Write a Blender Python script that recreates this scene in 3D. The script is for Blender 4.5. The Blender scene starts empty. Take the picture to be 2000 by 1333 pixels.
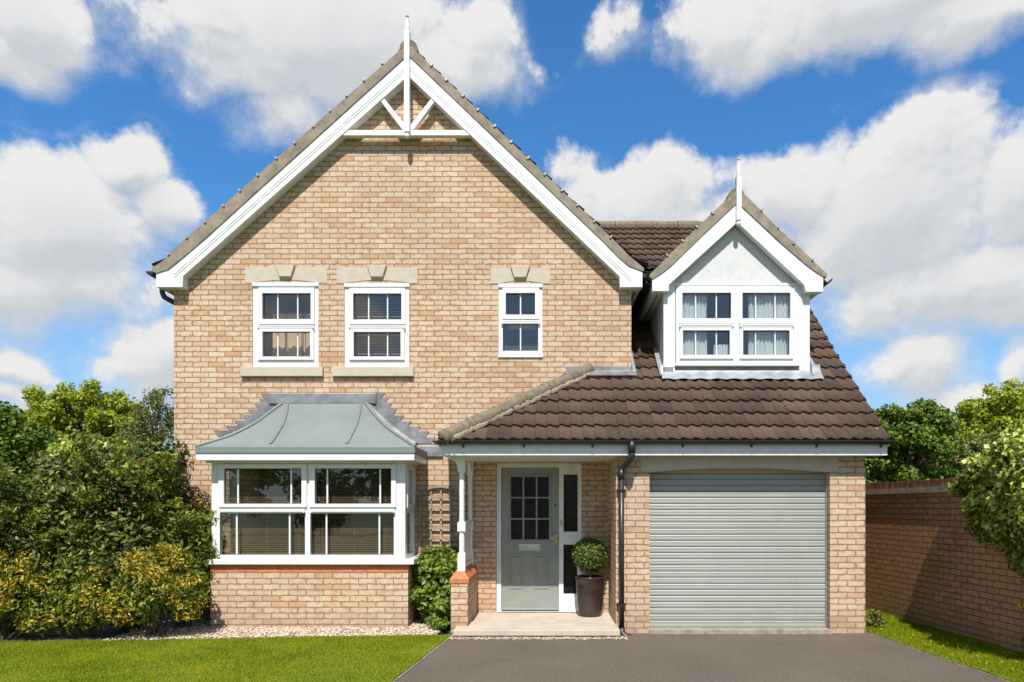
import bpy, bmesh, math, random
import numpy as np
from mathutils import Vector, Matrix
R = math.radians
scene = bpy.context.scene
col = scene.collection

# ------------------------------------------------------------------ camera
F, VX, VY, EYE = 1350.0, 1069.0, 990.0, 1.58      # focal (px of a 2000 px frame), vanishing point, eye height
cam = bpy.data.cameras.new('camera')
camo = bpy.data.objects.new('camera', cam); col.objects.link(camo)
camo.location = (0, 0, EYE); camo.rotation_euler = (R(90), 0, 0)
cam.sensor_fit = 'HORIZONTAL'; cam.sensor_width = 36.0; cam.lens = F / 2000 * 36
cam.shift_x = -(VX - 1000) / 2000; cam.shift_y = (VY - 666.5) / 2000
cam.clip_start = 0.05; cam.clip_end = 2000
scene.camera = camo
scene.view_settings.view_transform = 'Standard'; scene.view_settings.look = 'None'
scene.view_settings.exposure = 0.32; scene.view_settings.gamma = 1
scene.cycles.max_bounces = 8; scene.cycles.transparent_max_bounces = 16
scene.cycles.sample_clamp_indirect = 6

# ------------------------------------------------------------------ sun
SUN_EL, SUN_AZ = 53.5, 2.0                          # azimuth: degrees to the left of straight behind the camera
sd = Vector((math.sin(R(SUN_AZ)) * math.cos(R(SUN_EL)), math.cos(R(SUN_AZ)) * math.cos(R(SUN_EL)), -math.sin(R(SUN_EL))))
sun = bpy.data.lights.new('sun', 'SUN'); sun.energy = 5.0; sun.angle = R(0.5); sun.color = (1.0, 0.965, 0.905)
suno = bpy.data.objects.new('sun', sun); col.objects.link(suno)
suno.rotation_euler = sd.to_track_quat('-Z', 'Y').to_euler(); suno.location = (-3, -20, 30)

# ------------------------------------------------------------------ node helpers
class NT:
    def __init__(s, tree): s.t = tree; s.n = tree.nodes; s.l = tree.links
    def add(s, typ, **kw):
        n = s.n.new(typ)
        for k, v in kw.items(): setattr(n, k, v)
        return n
    def put(s, sock, v):
        if v is None: return
        if hasattr(v, 'is_linked') or isinstance(v, bpy.types.NodeSocket): s.l.new(v, sock)
        else:
            try: sock.default_value = v
            except Exception: sock.default_value = (*v, 1) if len(v) == 3 else v
    def math(s, op, a, b=None, c=None, clamp=False):
        n = s.add('ShaderNodeMath', operation=op, use_clamp=clamp)
        for i, v in enumerate((a, b, c)): s.put(n.inputs[i], v)
        return n.outputs[0]
    def vmath(s, op, a, b=None, out=0):
        n = s.add('ShaderNodeVectorMath', operation=op)
        s.put(n.inputs[0], a); s.put(n.inputs[1], b)
        return n.outputs['Value'] if out == 'v' else n.outputs[0]
    def mix(s, f, a, b, mode='MIX'):
        n = s.add('ShaderNodeMix', data_type='RGBA', blend_type=mode)
        s.put(n.inputs[0], f); s.put(n.inputs[6], a); s.put(n.inputs[7], b)
        return n.outputs[2]
    def ramp(s, f, stops, interp='LINEAR'):
        n = s.add('ShaderNodeValToRGB'); cr = n.color_ramp; cr.interpolation = interp
        while len(cr.elements) < len(stops): cr.elements.new(0.5)
        for e, (p, c) in zip(cr.elements, stops):
            e.position = p; e.color = (*c, 1) if not isinstance(c, (int, float)) else (c, c, c, 1)
        s.put(n.inputs[0], f); return n.outputs[0]
    def noise(s, vec, scale, detail=4, rough=.55, dim='3D', w=None, dist=0):
        n = s.add('ShaderNodeTexNoise', noise_dimensions=dim)
        s.put(n.inputs['Vector'], vec); n.inputs['Scale'].default_value = scale
        n.inputs['Detail'].default_value = detail; n.inputs['Roughness'].default_value = rough
        n.inputs['Distortion'].default_value = dist
        if w is not None: s.put(n.inputs['W'], w)
        return n.outputs[0]
    def smooth(s, v, a, b, lo=0., hi=1.):
        n = s.add('ShaderNodeMapRange', interpolation_type='SMOOTHSTEP')
        s.put(n.inputs[0], v); n.inputs[1].default_value = a; n.inputs[2].default_value = b
        n.inputs[3].default_value = lo; n.inputs[4].default_value = hi
        return n.outputs[0]

# ------------------------------------------------------------------ world: clear sky + cumulus laid out by compass direction
def azel(px, py):
    x, z = (px - VX) / F, (VY - py) / F
    return math.atan2(x, 1), math.atan2(z, math.hypot(x, 1))
CLOUDS = [  # px, py, half widths in px, weight
    (120, 430, 300, 190, 1.0), (275, 325, 120, 115, .9), (335, 410, 110, 130, .8), (80, 530, 320, 150, .8), (30, 345, 80, 60, .5),
    (170, 560, 260, 120, .7), (280, 690, 140, 95, .8), (30, 700, 80, 50, .6), (40, 760, 130, 40, .6), (-150, 480, 250, 260, .9),
    (640, 60, 420, 230, 1.1), (520, 105, 220, 140, .85), (850, 90, 210, 150, .9), (560, 210, 150, 110, .6), (410, 0, 180, 80, .8), (920, 20, 130, 110, .7),
    (40, 15, 165, 95, .9), (-60, 50, 190, 90, .8),
    (1650, 20, 430, 130, 1.0), (1450, 20, 210, 110, .75), (1900, 40, 230, 110, .9), (1620, 80, 140, 85, .5), (1190, 50, 60, 80, .42),
    (1740, 420, 330, 230, 1.15), (1240, 400, 190, 140, .95), (1150, 360, 110, 100, .5), (1560, 360, 180, 150, .85), (1740, 300, 120, 115, .6), (1950, 400, 200, 160, .9),
    (1400, 470, 300, 130, .9), (1900, 560, 330, 150, .9), (2150, 480, 260, 260, .9), (1720, 590, 220, 110, .7), (1800, 705, 170, 70, .65), (1870, 765, 120, 45, .6), (1995, 705, 70, 60, .6),
    (1000, 620, 500, 150, .8)]
W = bpy.data.worlds.new('World'); scene.world = W; W.use_nodes = True
w = NT(W.node_tree); w.n.clear()
grp = bpy.data.node_groups.new('cloud_density', 'ShaderNodeTree')
grp.interface.new_socket('Vector', in_out='INPUT', socket_type='NodeSocketVector')
grp.interface.new_socket('Density', in_out='OUTPUT', socket_type='NodeSocketFloat')
g = NT(grp)
gi = g.add('NodeGroupInput'); go = g.add('NodeGroupOutput')
p = gi.outputs[0]
dens = -0.9
warp = g.vmath('SCALE', g.vmath('SUBTRACT', g.add('ShaderNodeTexNoise').outputs['Color'], (.5, .5, .5)), None)
nw = warp.node; nw.inputs['Scale'].default_value = .11
wn = [n for n in g.n if n.type == 'TEX_NOISE'][0]
wn.inputs['Scale'].default_value = 5; wn.inputs['Detail'].default_value = 3
g.l.new(p, wn.inputs['Vector'])
pw = g.vmath('ADD', p, warp)
for (cx, cy, hx, hy, wt) in CLOUDS:
    a, e = azel(cx, cy); a2, _ = azel(cx + hx, cy); _, e2 = azel(cx, cy - hy)
    d = g.vmath('MULTIPLY', g.vmath('SUBTRACT', pw, (a, e, 0)), (1 / abs(a2 - a), 1 / abs(e2 - e), 0))
    ln = g.vmath('LENGTH', d, None, 'v')
    dens = g.math('MAXIMUM', dens, g.math('MULTIPLY', g.math('SUBTRACT', 1.0, ln), wt))
sx = g.add('ShaderNodeSeparateXYZ'); g.l.new(p, sx.inputs[0])
away = g.smooth(g.math('ABSOLUTE', sx.outputs[0]), 0.75, 1.0)
gen = g.math('MULTIPLY_ADD', g.noise(p, 2.2, 5), 2.8, -1.5)
dens = g.math('ADD', g.math('MULTIPLY', dens, g.math('SUBTRACT', 1.0, away)), g.math('MULTIPLY', gen, away))
n1 = g.math('SUBTRACT', g.noise(p, 7, 14, .62), .5)
dens = g.math('MULTIPLY_ADD', n1, 1.5, dens)
g.l.new(dens, go.inputs[0])
tc = w.add('ShaderNodeTexCoord')
nv = w.vmath('NORMALIZE', tc.outputs['Generated'])
sp = w.add('ShaderNodeSeparateXYZ'); w.l.new(nv, sp.inputs[0])
cb = w.add('ShaderNodeCombineXYZ')
w.l.new(w.math('ARCTAN2', sp.outputs[0], sp.outputs[1]), cb.inputs[0])
w.l.new(w.math('ARCSINE', sp.outputs[2]), cb.inputs[1])
def D(off):
    gn = w.add('ShaderNodeGroup', node_tree=grp)
    w.l.new(w.vmath('ADD', cb.outputs[0], off), gn.inputs[0]); return gn.outputs[0]
d0 = D((0, 0, 0)); d1 = D((-.006, .03, 0))
soft, crisp = w.smooth(d0, -.10, .50), w.smooth(d0, .04, .28)
d2 = D((-.003, .010, 0))
lit = w.smooth(w.math('ADD', w.math('MULTIPLY', w.math('SUBTRACT', d0, d1), .75), w.math('MULTIPLY', w.math('SUBTRACT', d0, d2), .9)), -.42, .34)
topn = w.smooth(w.math('SUBTRACT', d0, d1), -.02, .16)
alpha = w.math('ADD', w.math('MULTIPLY', crisp, topn), w.math('MULTIPLY', soft, w.math('SUBTRACT', 1.0, topn)))
thick = w.smooth(w.math('ADD', d1, w.math('MULTIPLY', d0, .35)), .2, 1.25)
elv = sp.outputs[2]
ccol = w.mix(lit, (4.7, 5.0, 5.35), (6.9, 6.85, 6.8))
ccol = w.mix(w.math('MULTIPLY', thick, .5), ccol, (4.7, 4.98, 5.3))
sky = w.add('ShaderNodeTexSky', sky_type='NISHITA', sun_disc=False)
sky.sun_elevation = R(SUN_EL); sky.sun_rotation = R(180 + SUN_AZ); sky.air_density = 1.0; sky.dust_density = .4; sky.ozone_density = 2.2
SKYC = w.mix(1.0, sky.outputs[0], (.50, 1.08, 1.48), 'MULTIPLY')
hazy = w.smooth(elv, .0, .36, .72, 0.)
SKYC = w.mix(hazy, SKYC, (4.2, 4.95, 5.6))
back = w.smooth(w.math('MULTIPLY', sp.outputs[1], -1.0), -.25, .5, 0., .42)      # bright hazy sky around the sun, behind the camera
SKYC = w.mix(back, SKYC, (4.6, 4.35, 4.0))
bg = w.add('ShaderNodeBackground'); bg.inputs[1].default_value = .1
w.l.new(w.mix(alpha, SKYC, ccol), bg.inputs[0])
wo = w.add('ShaderNodeOutputWorld'); w.l.new(bg.outputs[0], wo.inputs[0])

# ------------------------------------------------------------------ materials
def material(name):
    m = bpy.data.materials.new(name); m.use_nodes = True
    t = NT(m.node_tree); t.n.clear()
    o = t.add('ShaderNodeOutputMaterial'); b = t.add('ShaderNodeBsdfPrincipled')
    t.l.new(b.outputs[0], o.inputs[0])
    t.b, t.o = b, o
    return m, t
def grime(t, c, z0, z1, amt, dirt):
    v = t.add('ShaderNodeTexCoord').outputs['Object']; s_ = t.add('ShaderNodeSeparateXYZ'); t.l.new(v, s_.inputs[0])
    f = t.smooth(t.math('MULTIPLY_ADD', t.noise(v, 6, 5, .7), -.35, s_.outputs[2]), z0, z1, amt, 0.)
    return t.mix(f, c, dirt)
def bump(t, h, strength, dist):
    n = t.add('ShaderNodeBump'); n.inputs['Strength'].default_value = strength; n.inputs['Distance'].default_value = dist
    t.put(n.inputs['Height'], h); t.l.new(n.outputs[0], t.b.inputs['Normal'])
def simple(name, c, rough=.6, var=.12, scale=6, bmp=0, metal=0, fine=60, spec=.5, c2=None):
    m, t = material(name)
    v = t.add('ShaderNodeTexCoord').outputs['Object']
    n = t.noise(v, scale, 6, .6)
    lo = c2 or tuple(x * (1 - var * 2) for x in c); hi = tuple(min(1, x * (1 + var)) for x in c)
    t.put(t.b.inputs['Base Color'], t.ramp(n, [(.3, lo), (.62, hi)]))
    t.b.inputs['Roughness'].default_value = rough; t.b.inputs['Metallic'].default_value = metal
    t.b.inputs['Specular IOR Level'].default_value = spec
    if bmp: bump(t, t.noise(v, fine, 5, .65), bmp, .01)
    return m
def brick(name, bw, bh, stops, mortar, ends, off=(0, 0), dark=1.0, edge=.95):
    m, t = material(name)
    uv = t.add('ShaderNodeUVMap').outputs[0]
    uv = t.vmath('ADD', uv, (off[0], off[1], 0))
    wob = t.vmath('SCALE', t.vmath('SUBTRACT', t.noise(uv, 9, 2) .node.outputs['Color'], (.5, .5, .5)))
    wob.node.inputs['Scale'].default_value = .006
    uvw = t.vmath('ADD', uv, wob)
    def bt(ms, sm):
        b = t.add('ShaderNodeTexBrick'); t.l.new(uvw, b.inputs['Vector'])
        b.inputs['Color1'].default_value = (0, 0, 0, 1); b.inputs['Color2'].default_value = (1, 1, 1, 1); b.inputs['Mortar'].default_value = (.5, .5, .5, 1)
        b.inputs['Scale'].default_value = 1; b.inputs['Mortar Size'].default_value = ms; b.inputs['Mortar Smooth'].default_value = sm
        b.inputs['Brick Width'].default_value = bw; b.inputs['Row Height'].default_value = bh; b.inputs['Bias'].default_value = 0
        return b
    b1 = bt(.0052, .25); b2 = bt(.03, 1.0)
    r = b1.outputs[0]
    base = t.ramp(r, stops)
    wv = t.math('MULTIPLY', r, 37.0)
    st = t.vmath('MULTIPLY', uv, (1.0, 1.25, 1))
    blot = t.noise(st, 13, 4, .6, '4D', wv)
    endf = t.math('MULTIPLY', t.smooth(blot, .43, .60), t.math('MULTIPLY_ADD', b2.outputs[1], .95, .36), clamp=True)
    endf = t.math('MULTIPLY', endf, t.math('MULTIPLY', t.smooth(t.noise(uv, .8, 4, .65), .34, .66, .55, 1.2), edge), None, True)
    c = t.mix(endf, base, ends)
    spots = t.noise(t.vmath('MULTIPLY', uv, (1, 2.2, 1)), 60, 4, .7, '4D', wv)
    c = t.mix(t.smooth(spots, .52, .8, 0, .4), c, tuple(x * .5 for x in ends))
    c = t.mix(t.smooth(t.noise(uv, 140, 3), .35, .7, 0, .22), c, (.72, .62, .48))
    c = t.mix(b1.outputs[1], c, t.mix(t.noise(uv, 25, 4), tuple(x * .75 for x in mortar), tuple(x * 1.25 for x in mortar)))
    wea = t.noise(uv, .9, 5, .6)
    c = t.mix(1.0, c, t.ramp(wea, [(.3, .82 * dark), (.65, .99 * dark)]), 'MULTIPLY')
    su = t.add('ShaderNodeSeparateXYZ'); t.l.new(uv, su.inputs[0])
    damp = t.smooth(t.math('MULTIPLY_ADD', t.noise(uv, 3.5, 5, .65), -.5, su.outputs[1]), -.22, .16, .3, 0.)
    c = t.mix(damp, c, (.20, .145, .10))
    strk = t.noise(t.vmath('MULTIPLY', uv, (9, .55, 1)), 1.0, 4, .6)
    c = t.mix(t.smooth(strk, .56, .74, 0, .16), c, (.30, .235, .17))
    t.put(t.b.inputs['Base Color'], c); t.b.inputs['Roughness'].default_value = .88
    t.b.inputs['Specular IOR Level'].default_value = .25
    h = t.math('MULTIPLY_ADD', t.noise(uv, 70, 5, .7), .35, t.math('SUBTRACT', 1.0, b1.outputs[1]))
    bump(t, h, .55, .008)
    return m
CREAM = [(0., (.50, .29, .155)), (.06, (.53, .37, .23)), (.25, (.575, .44, .302)), (.65, (.615, .485, .345)), (.94, (.56, .42, .28)), (1., (.51, .32, .175))]
ENDS, MORT = (.45, .22, .097), (.26, .132, .08)
M = {}
M['brick'] = brick('buff_brick', .2258, .0721, CREAM, MORT, ENDS)
M['brick_bay'] = brick('buff_brick_bay', .2258, .0749, CREAM, MORT, ENDS, (.07, .022))
M['brick_gar'] = brick('buff_brick_garage', .2200, .0744, CREAM, MORT, ENDS, (.11, .01))
M['brick_red'] = brick('garden_brick', .2150, .0740, [(0., (.42, .17, .06)), (.5, (.52, .25, .10)), (1., (.45, .19, .07))], (.11, .06, .038), (.27, .105, .045), (.03, .0))
M['redtile'] = simple('red_tile', (.50, .17, .065), .75, .15, 14, .2)
M['white'] = simple('white_paint', (.73, .73, .715), .42, .06, 7, .05)
M['upvc'] = simple('white_upvc', (.70, .70, .69), .28, .012, 2)
M['render'] = simple('white_render', (.585, .585, .57), .9, .04, 8, .2, fine=90)
M['stone'] = simple('cast_stone', (.50, .435, .345), .85, .045, 9, .25, fine=120)
M['sage'] = simple('sage_paint', (.335, .35, .31), .42, .03, 4)
M['door_green'] = simple('door_paint', (.25, .27, .235), .4, .03, 4)
def m_door(name, c):
    m, t = material(name); v = t.add('ShaderNodeTexCoord').outputs['Object']
    b = t.ramp(t.noise(v, 2.2, 6, .65), [(.3, tuple(x * .93 for x in c)), (.7, tuple(x * 1.04 for x in c))])
    b = t.mix(t.smooth(t.noise(t.vmath('MULTIPLY', v, (14, 1, .8)), 1., 4, .6), .56, .75, 0, .14), b, tuple(x * .6 for x in c))
    t.put(t.b.inputs['Base Color'], grime(t, b, -.12, .22, .3, (.21, .18, .135))); t.put(t.b.inputs['Roughness'], t.math('MULTIPLY_ADD', t.noise(v, 9, 4), .25, .32)); return m
M['sage'] = m_door('sage_paint', (.335, .35, .31))
M['black'] = simple('black_plastic', (.022, .022, .024), .38, .15, 6)
M['lead'] = simple('lead_sheet', (.21, .205, .21), .5, .28, 5, .25, .25, 18, c2=(.12, .115, .12))
M['lead_pale'] = simple('pale_lead', (.33, .34, .35), .45, .12, 6, .2, .3, 20)
M['bayroof'] = simple('grey_green_sheet', (.18, .205, .19), .5, .05, 2.5, .03)
M['verge'] = simple('verge_mortar', (.265, .215, .16), .92, .16, 7, .5, fine=60)
M['hip'] = simple('lichen_concrete', (.19, .155, .105), .95, .2, 16, .7, fine=70, c2=(.12, .10, .068))
M['brass'] = simple('brass', (.62, .42, .16), .3, .1, 8, 0, 1)
M['steel'] = simple('satin_metal', (.62, .58, .52), .3, .06, 8, 0, 1)
M['trelwood'] = simple('weathered_wood', (.30, .24, .175), .85, .2, 20, .3, fine=40)
M['bark'] = simple('bark', (.12, .09, .065), .9, .25, 8, .6, fine=30)
M['slab'] = simple('porch_slab', (.50, .43, .345), .8, .08, 4, .15, fine=90)
M['concrete'] = simple('concrete', (.30, .26, .215), .9, .18, 9, .5, fine=70)
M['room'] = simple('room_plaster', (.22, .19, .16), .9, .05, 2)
M['slat'] = simple('brown_slat', (.36, .245, .15), .5, .08, 8)
M['slat_grey'] = simple('grey_slat', (.42, .40, .39), .5, .08, 8)
M['slat_dark'] = simple('dark_slat', (.22, .21, .21), .5, .08, 8)
M['fabric'] = simple('tan_fabric', (.62, .44, .29), .9, .08, 12)
M['lampwhite'] = simple('lamp_housing', (.75, .75, .74), .4, .03, 3)

M['coping'] = simple('coping_brick', (.21, .085, .045), .85, .25, 16, .3)
def m_pot():
    m, t = material('glazed_pot'); v = t.add('ShaderNodeTexCoord').outputs['Object']
    t.put(t.b.inputs['Base Color'], t.ramp(t.noise(v, 5, 6, .7), [(.32, (.018, .012, .010)), (.6, (.05, .032, .024)), (.8, (.10, .065, .05))]))
    t.b.inputs['Roughness'].default_value = .2; bump(t, t.noise(v, 14, 3), .12, .02); return m
M['pot'] = m_pot()
def m_glass():
    m, t = material('window_glass'); t.n.remove(t.b)
    lw = t.add('ShaderNodeFresnel'); lw.inputs[0].default_value = 1.6
    v = t.add('ShaderNodeTexCoord').outputs['Object']
    bn = t.add('ShaderNodeBump'); bn.inputs['Strength'].default_value = .06; bn.inputs['Distance'].default_value = .02
    t.l.new(t.noise(v, 2.2, 1), bn.inputs['Height'])
    front = t.math('SUBTRACT', 1.0, t.add('ShaderNodeNewGeometry').outputs['Backfacing'])
    gl = t.add('ShaderNodeBsdfGlossy'); gl.inputs['Roughness'].default_value = .0; t.l.new(bn.outputs[0], gl.inputs['Normal'])
    tr = t.add('ShaderNodeBsdfTransparent'); tr.inputs[0].default_value = (.95, .96, .955, 1)
    mx = t.add('ShaderNodeMixShader'); t.l.new(t.math('MULTIPLY', t.math('MULTIPLY', lw.outputs[0], 2.8), front, None, True), mx.inputs[0])
    t.l.new(tr.outputs[0], mx.inputs[1]); t.l.new(gl.outputs[0], mx.inputs[2]); t.l.new(mx.outputs[0], t.o.inputs[0]); return m
M['glass'] = m_glass()
def m_obscure():
    m, t = material('obscure_glass'); v = t.add('ShaderNodeTexCoord').outputs['Object']
    t.put(t.b.inputs['Base Color'], t.ramp(t.noise(v, 9, 4), [(.35, (.005, .004, .004)), (.7, (.022, .017, .015))]))
    t.b.inputs['Roughness'].default_value = .2; t.b.inputs['Specular IOR Level'].default_value = .25; bump(t, t.noise(v, 30, 3), .12, .01); return m
M['obscure'] = m_obscure()
def m_curtain():
    m, t = material('net_curtain')
    t.b.inputs['Base Color'].default_value = (.82, .87, .88, 1); t.b.inputs['Roughness'].default_value = .9
    tl = t.add('ShaderNodeBsdfTranslucent'); tl.inputs[0].default_value = (.6, .68, .7, 1)
    mx = t.add('ShaderNodeMixShader'); mx.inputs[0].default_value = .35
    t.l.new(t.b.outputs[0], mx.inputs[1]); t.l.new(tl.outputs[0], mx.inputs[2]); t.l.new(mx.outputs[0], t.o.inputs[0]); return m
M['curtain'] = m_curtain()
def m_tile():
    m, t = material('roof_tile'); uv = t.add('ShaderNodeUVMap').outputs[0]
    fl = t.vmath('FLOOR', uv)
    wn = t.add('ShaderNodeTexWhiteNoise', noise_dimensions='2D'); t.l.new(fl, wn.inputs['Vector'])
    v = t.add('ShaderNodeTexCoord').outputs['Object']
    c = t.ramp(wn.outputs[0], [(0, (0.0504, 0.0299, 0.0224)), (.4, (0.0686, 0.0408, 0.0294)), (.75, (0.0826, 0.049, 0.035)), (1, (0.105, 0.0626, 0.0434))])
    n = t.noise(v, 22, 8, .7); n2 = t.noise(v, 1.6, 5, .6)
    c = t.mix(t.smooth(n, .45, .75, 0, .5), c, (.125, .095, .06))
    c = t.mix(t.smooth(n2, .45, .72, 0, .45), c, (.115, .09, .055))
    c = t.mix(t.smooth(t.noise(v, 55, 5, .75), .56, .75, 0, .6), c, (.04, .028, .022))
    t.put(t.b.inputs['Base Color'], c); t.b.inputs['Roughness'].default_value = .85; t.b.inputs['Specular IOR Level'].default_value = .3
    bump(t, t.noise(v, 60, 6, .7), .5, .008); return m
M['tile'] = m_tile()
def m_tarmac():
    m, t = material('tarmac'); v = t.add('ShaderNodeTexCoord').outputs['Object']
    n = t.noise(v, 1.1, 6, .6); f = t.noise(v, 110, 4, .85)
    c = t.ramp(n, [(.3, (.090, .068, .048)), (.7, (.122, .094, .067))])
    c = t.mix(t.smooth(f, .5, .72, 0, .55), c, (.30, .265, .24)); c = t.mix(t.smooth(f, .5, .3, 0, .6), c, (.045, .039, .035))
    c = t.mix(t.smooth(t.noise(v, 3.5, 4, .7), .6, .75, 0, .3), c, (.09, .075, .066))
    g2 = t.noise(v, 42, 3, .85)
    c = t.mix(t.smooth(g2, .5, .64, 0, .55), c, (.05, .039, .029)); c = t.mix(t.smooth(g2, .48, .34, 0, .65), c, (.235, .185, .14))
    c = t.mix(t.smooth(t.noise(v, .55, 5, .6, dist=.6), .5, .68, 0, .35), c, (.155, .122, .09))
    t.put(t.b.inputs['Base Color'], c); t.b.inputs['Roughness'].default_value = .9; bump(t, f, .7, .006); return m
M['tarmac'] = m_tarmac()
def m_ground(name, a, b, sc=4, fine=60):
    m, t = material(name); v = t.add('ShaderNodeTexCoord').outputs['Object']
    c = t.ramp(t.noise(v, sc, 8, .7), [(.3, a), (.7, b)])
    c = t.mix(t.smooth(t.noise(v, fine, 4, .7), .45, .7, 0, .5), c, tuple(x * .5 for x in a))
    t.put(t.b.inputs['Base Color'], c); t.b.inputs['Roughness'].default_value = .95; bump(t, t.noise(v, fine, 5), .6, .02); return m
M['lawn'] = m_ground('lawn_soil', (.13, .17, .008), (.20, .235, .012), 3)
M['field'] = m_ground('field', (.06, .09, .025), (.10, .13, .04), .3, 8)
M['soil'] = m_ground('soil', (.06, .04, .028), (.12, .085, .06), 7)
M['gravelbed'] = m_ground('gravel_bed', (.34, .25, .17), (.48, .38, .28), 9, 45)
def leaf(name, stops, rough=.42, trans=.3, tcol=None, spec=.5):
    m, t = material(name)
    r = t.add('ShaderNodeNewGeometry').outputs['Random Per Island']
    c = t.ramp(r, stops)
    t.put(t.b.inputs['Base Color'], c); t.b.inputs['Roughness'].default_value = rough; t.b.inputs['Specular IOR Level'].default_value = spec
    tl = t.add('ShaderNodeBsdfTranslucent'); t.put(tl.inputs[0], t.mix(1.0, c, tcol or (1.25, 1.35, .6), 'MULTIPLY'))
    mx = t.add('ShaderNodeMixShader'); mx.inputs[0].default_value = trans
    t.l.new(t.b.outputs[0], mx.inputs[1]); t.l.new(tl.outputs[0], mx.inputs[2]); t.l.new(mx.outputs[0], t.o.inputs[0]); return m
M['l_dark'] = leaf('dark_leaf', [(0, (.022, .035, .006)), (.4, (.058, .08, .012)), (.75, (.12, .145, .02)), (1, (.27, .27, .06))], .5, .2, spec=.3)
M['l_mid'] = leaf('mid_leaf', [(0, (.05, .075, .008)), (.5, (.135, .165, .015)), (.85, (.25, .265, .03)), (1, (.37, .35, .06))], .5, .28, spec=.3)
M['l_gold'] = leaf('gold_leaf', [(0, (.10, .15, .015)), (.45, (.32, .25, .012)), (.75, (.52, .35, .015)), (1, (.64, .48, .06))], .5, .25, (1.1, 1.1, .5))
M['l_red'] = leaf('russet_bud', [(0, (.08, .03, .018)), (.6, (.13, .055, .03)), (1, (.22, .14, .07))], .7, .1, (1, 1, 1))
M['l_lime'] = leaf('lime_leaf', [(0, (.19, .23, .012)), (.5, (.31, .355, .02)), (1, (.42, .45, .04))], .5, .35)
M['l_olive'] = leaf('olive_leaf', [(0, (.09, .12, .018)), (.6, (.17, .19, .03)), (1, (.26, .22, .08))], .6, .3)
M['l_tree'] = leaf('tree_leaf', [(0, (.06, .105, .010)), (.6, (.12, .185, .02)), (1, (.20, .28, .035))], .5, .3, spec=.3)
M['l_cream'] = leaf('variegated_leaf', [(0, (.17, .24, .025)), (.3, (.38, .45, .05)), (.65, (.58, .61, .11)), (1, (.76, .75, .33))], .4, .3, (1.1, 1.15, .7))
M['l_box'] = leaf('box_leaf', [(0, (.06, .10, .012)), (.6, (.12, .175, .022)), (1, (.22, .27, .05))], .4, .25)
M['l_rose'] = leaf('rose_leaf', [(0, (.09, .15, .018)), (.6, (.18, .26, .03)), (1, (.30, .36, .06))], .4, .35)
M['l_bud'] = leaf('pale_bud', [(0, (.55, .45, .4)), (1, (.7, .65, .55))], .6, .2, (1, 1, 1))
def leaf_patch(name, *a, **k):
    m = leaf(name, *a, **k); t = NT(m.node_tree); rmp = [q for q in t.n if q.type == 'VALTORGB'][0]; v = t.add('ShaderNodeTexCoord').outputs['Object']
    f = t.math('ADD', t.math('MULTIPLY', t.noise(v, 1.3, 5, .65), 1.2), t.math('MULTIPLY_ADD', t.add('ShaderNodeNewGeometry').outputs['Random Per Island'], .45, -.33)); t.l.new(f, rmp.inputs[0]); return m
M['blade'] = leaf_patch('grass_blade', [(.1, (.12, .17, .004)), (.45, (.215, .255, .006)), (.7, (.30, .325, .012)), (1, (.44, .39, .06))], .7, .4, spec=.15)
M['pebble'] = leaf('pebble', [(0, (.24, .16, .10)), (.3, (.42, .32, .22)), (.7, (.56, .46, .34)), (1, (.68, .62, .52))], .8, 0)
M['yflower'] = leaf('yellow_petal', [(0, (.6, .42, .02)), (1, (.75, .6, .05))], .6, .2, (1, 1, .5))

# ------------------------------------------------------------------ mesh helpers
def tag(o, label=None, cat=None, group=None, kind=None):
    if label: o['label'] = label
    if cat: o['category'] = cat
    if group: o['group'] = group
    if kind: o['kind'] = kind
    return o
WL = {}                                              # world position of every parent (meshes are modelled in world space)
def empty(name, loc=(0, 0, 0), parent=None):
    o = bpy.data.objects.new(name, None); col.objects.link(o); o.location = loc; o.empty_display_size = .2
    WL[o] = Vector(loc)
    if parent: o.parent = parent; o.matrix_parent_inverse = Matrix.Translation(-WL[parent])
    return o
def link(name, me, mat, parent=None, bev=0, smooth=False):
    if isinstance(mat, (list, tuple)):
        for m in mat: me.materials.append(m)
    else: me.materials.append(mat)
    o = bpy.data.objects.new(name, me); col.objects.link(o)
    if smooth: me.polygons.foreach_set('use_smooth', [True] * len(me.polygons))
    if parent:
        o.parent = parent                          # every parent sits at the world origin or holds meshes in world space
        o.matrix_parent_inverse = Matrix.Translation(-WL[parent])
    WL[o] = Vector((0, 0, 0))
    if bev:
        b = o.modifiers.new('bevel', 'BEVEL'); b.width = bev; b.segments = 2; b.limit_method = 'ANGLE'; b.angle_limit = R(40)
    return o
def X(px, s): return (px - VX) / s
def Z(py, s): return EYE + (VY - py) / s
def P(px, py, s): return Vector((X(px, s), F / s, Z(py, s)))
def G(px, py, z=0.): # a point of the ground
    y = F * (EYE - z) / (py - VY); return Vector(((px - VX) * y / F, y, z))

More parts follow.
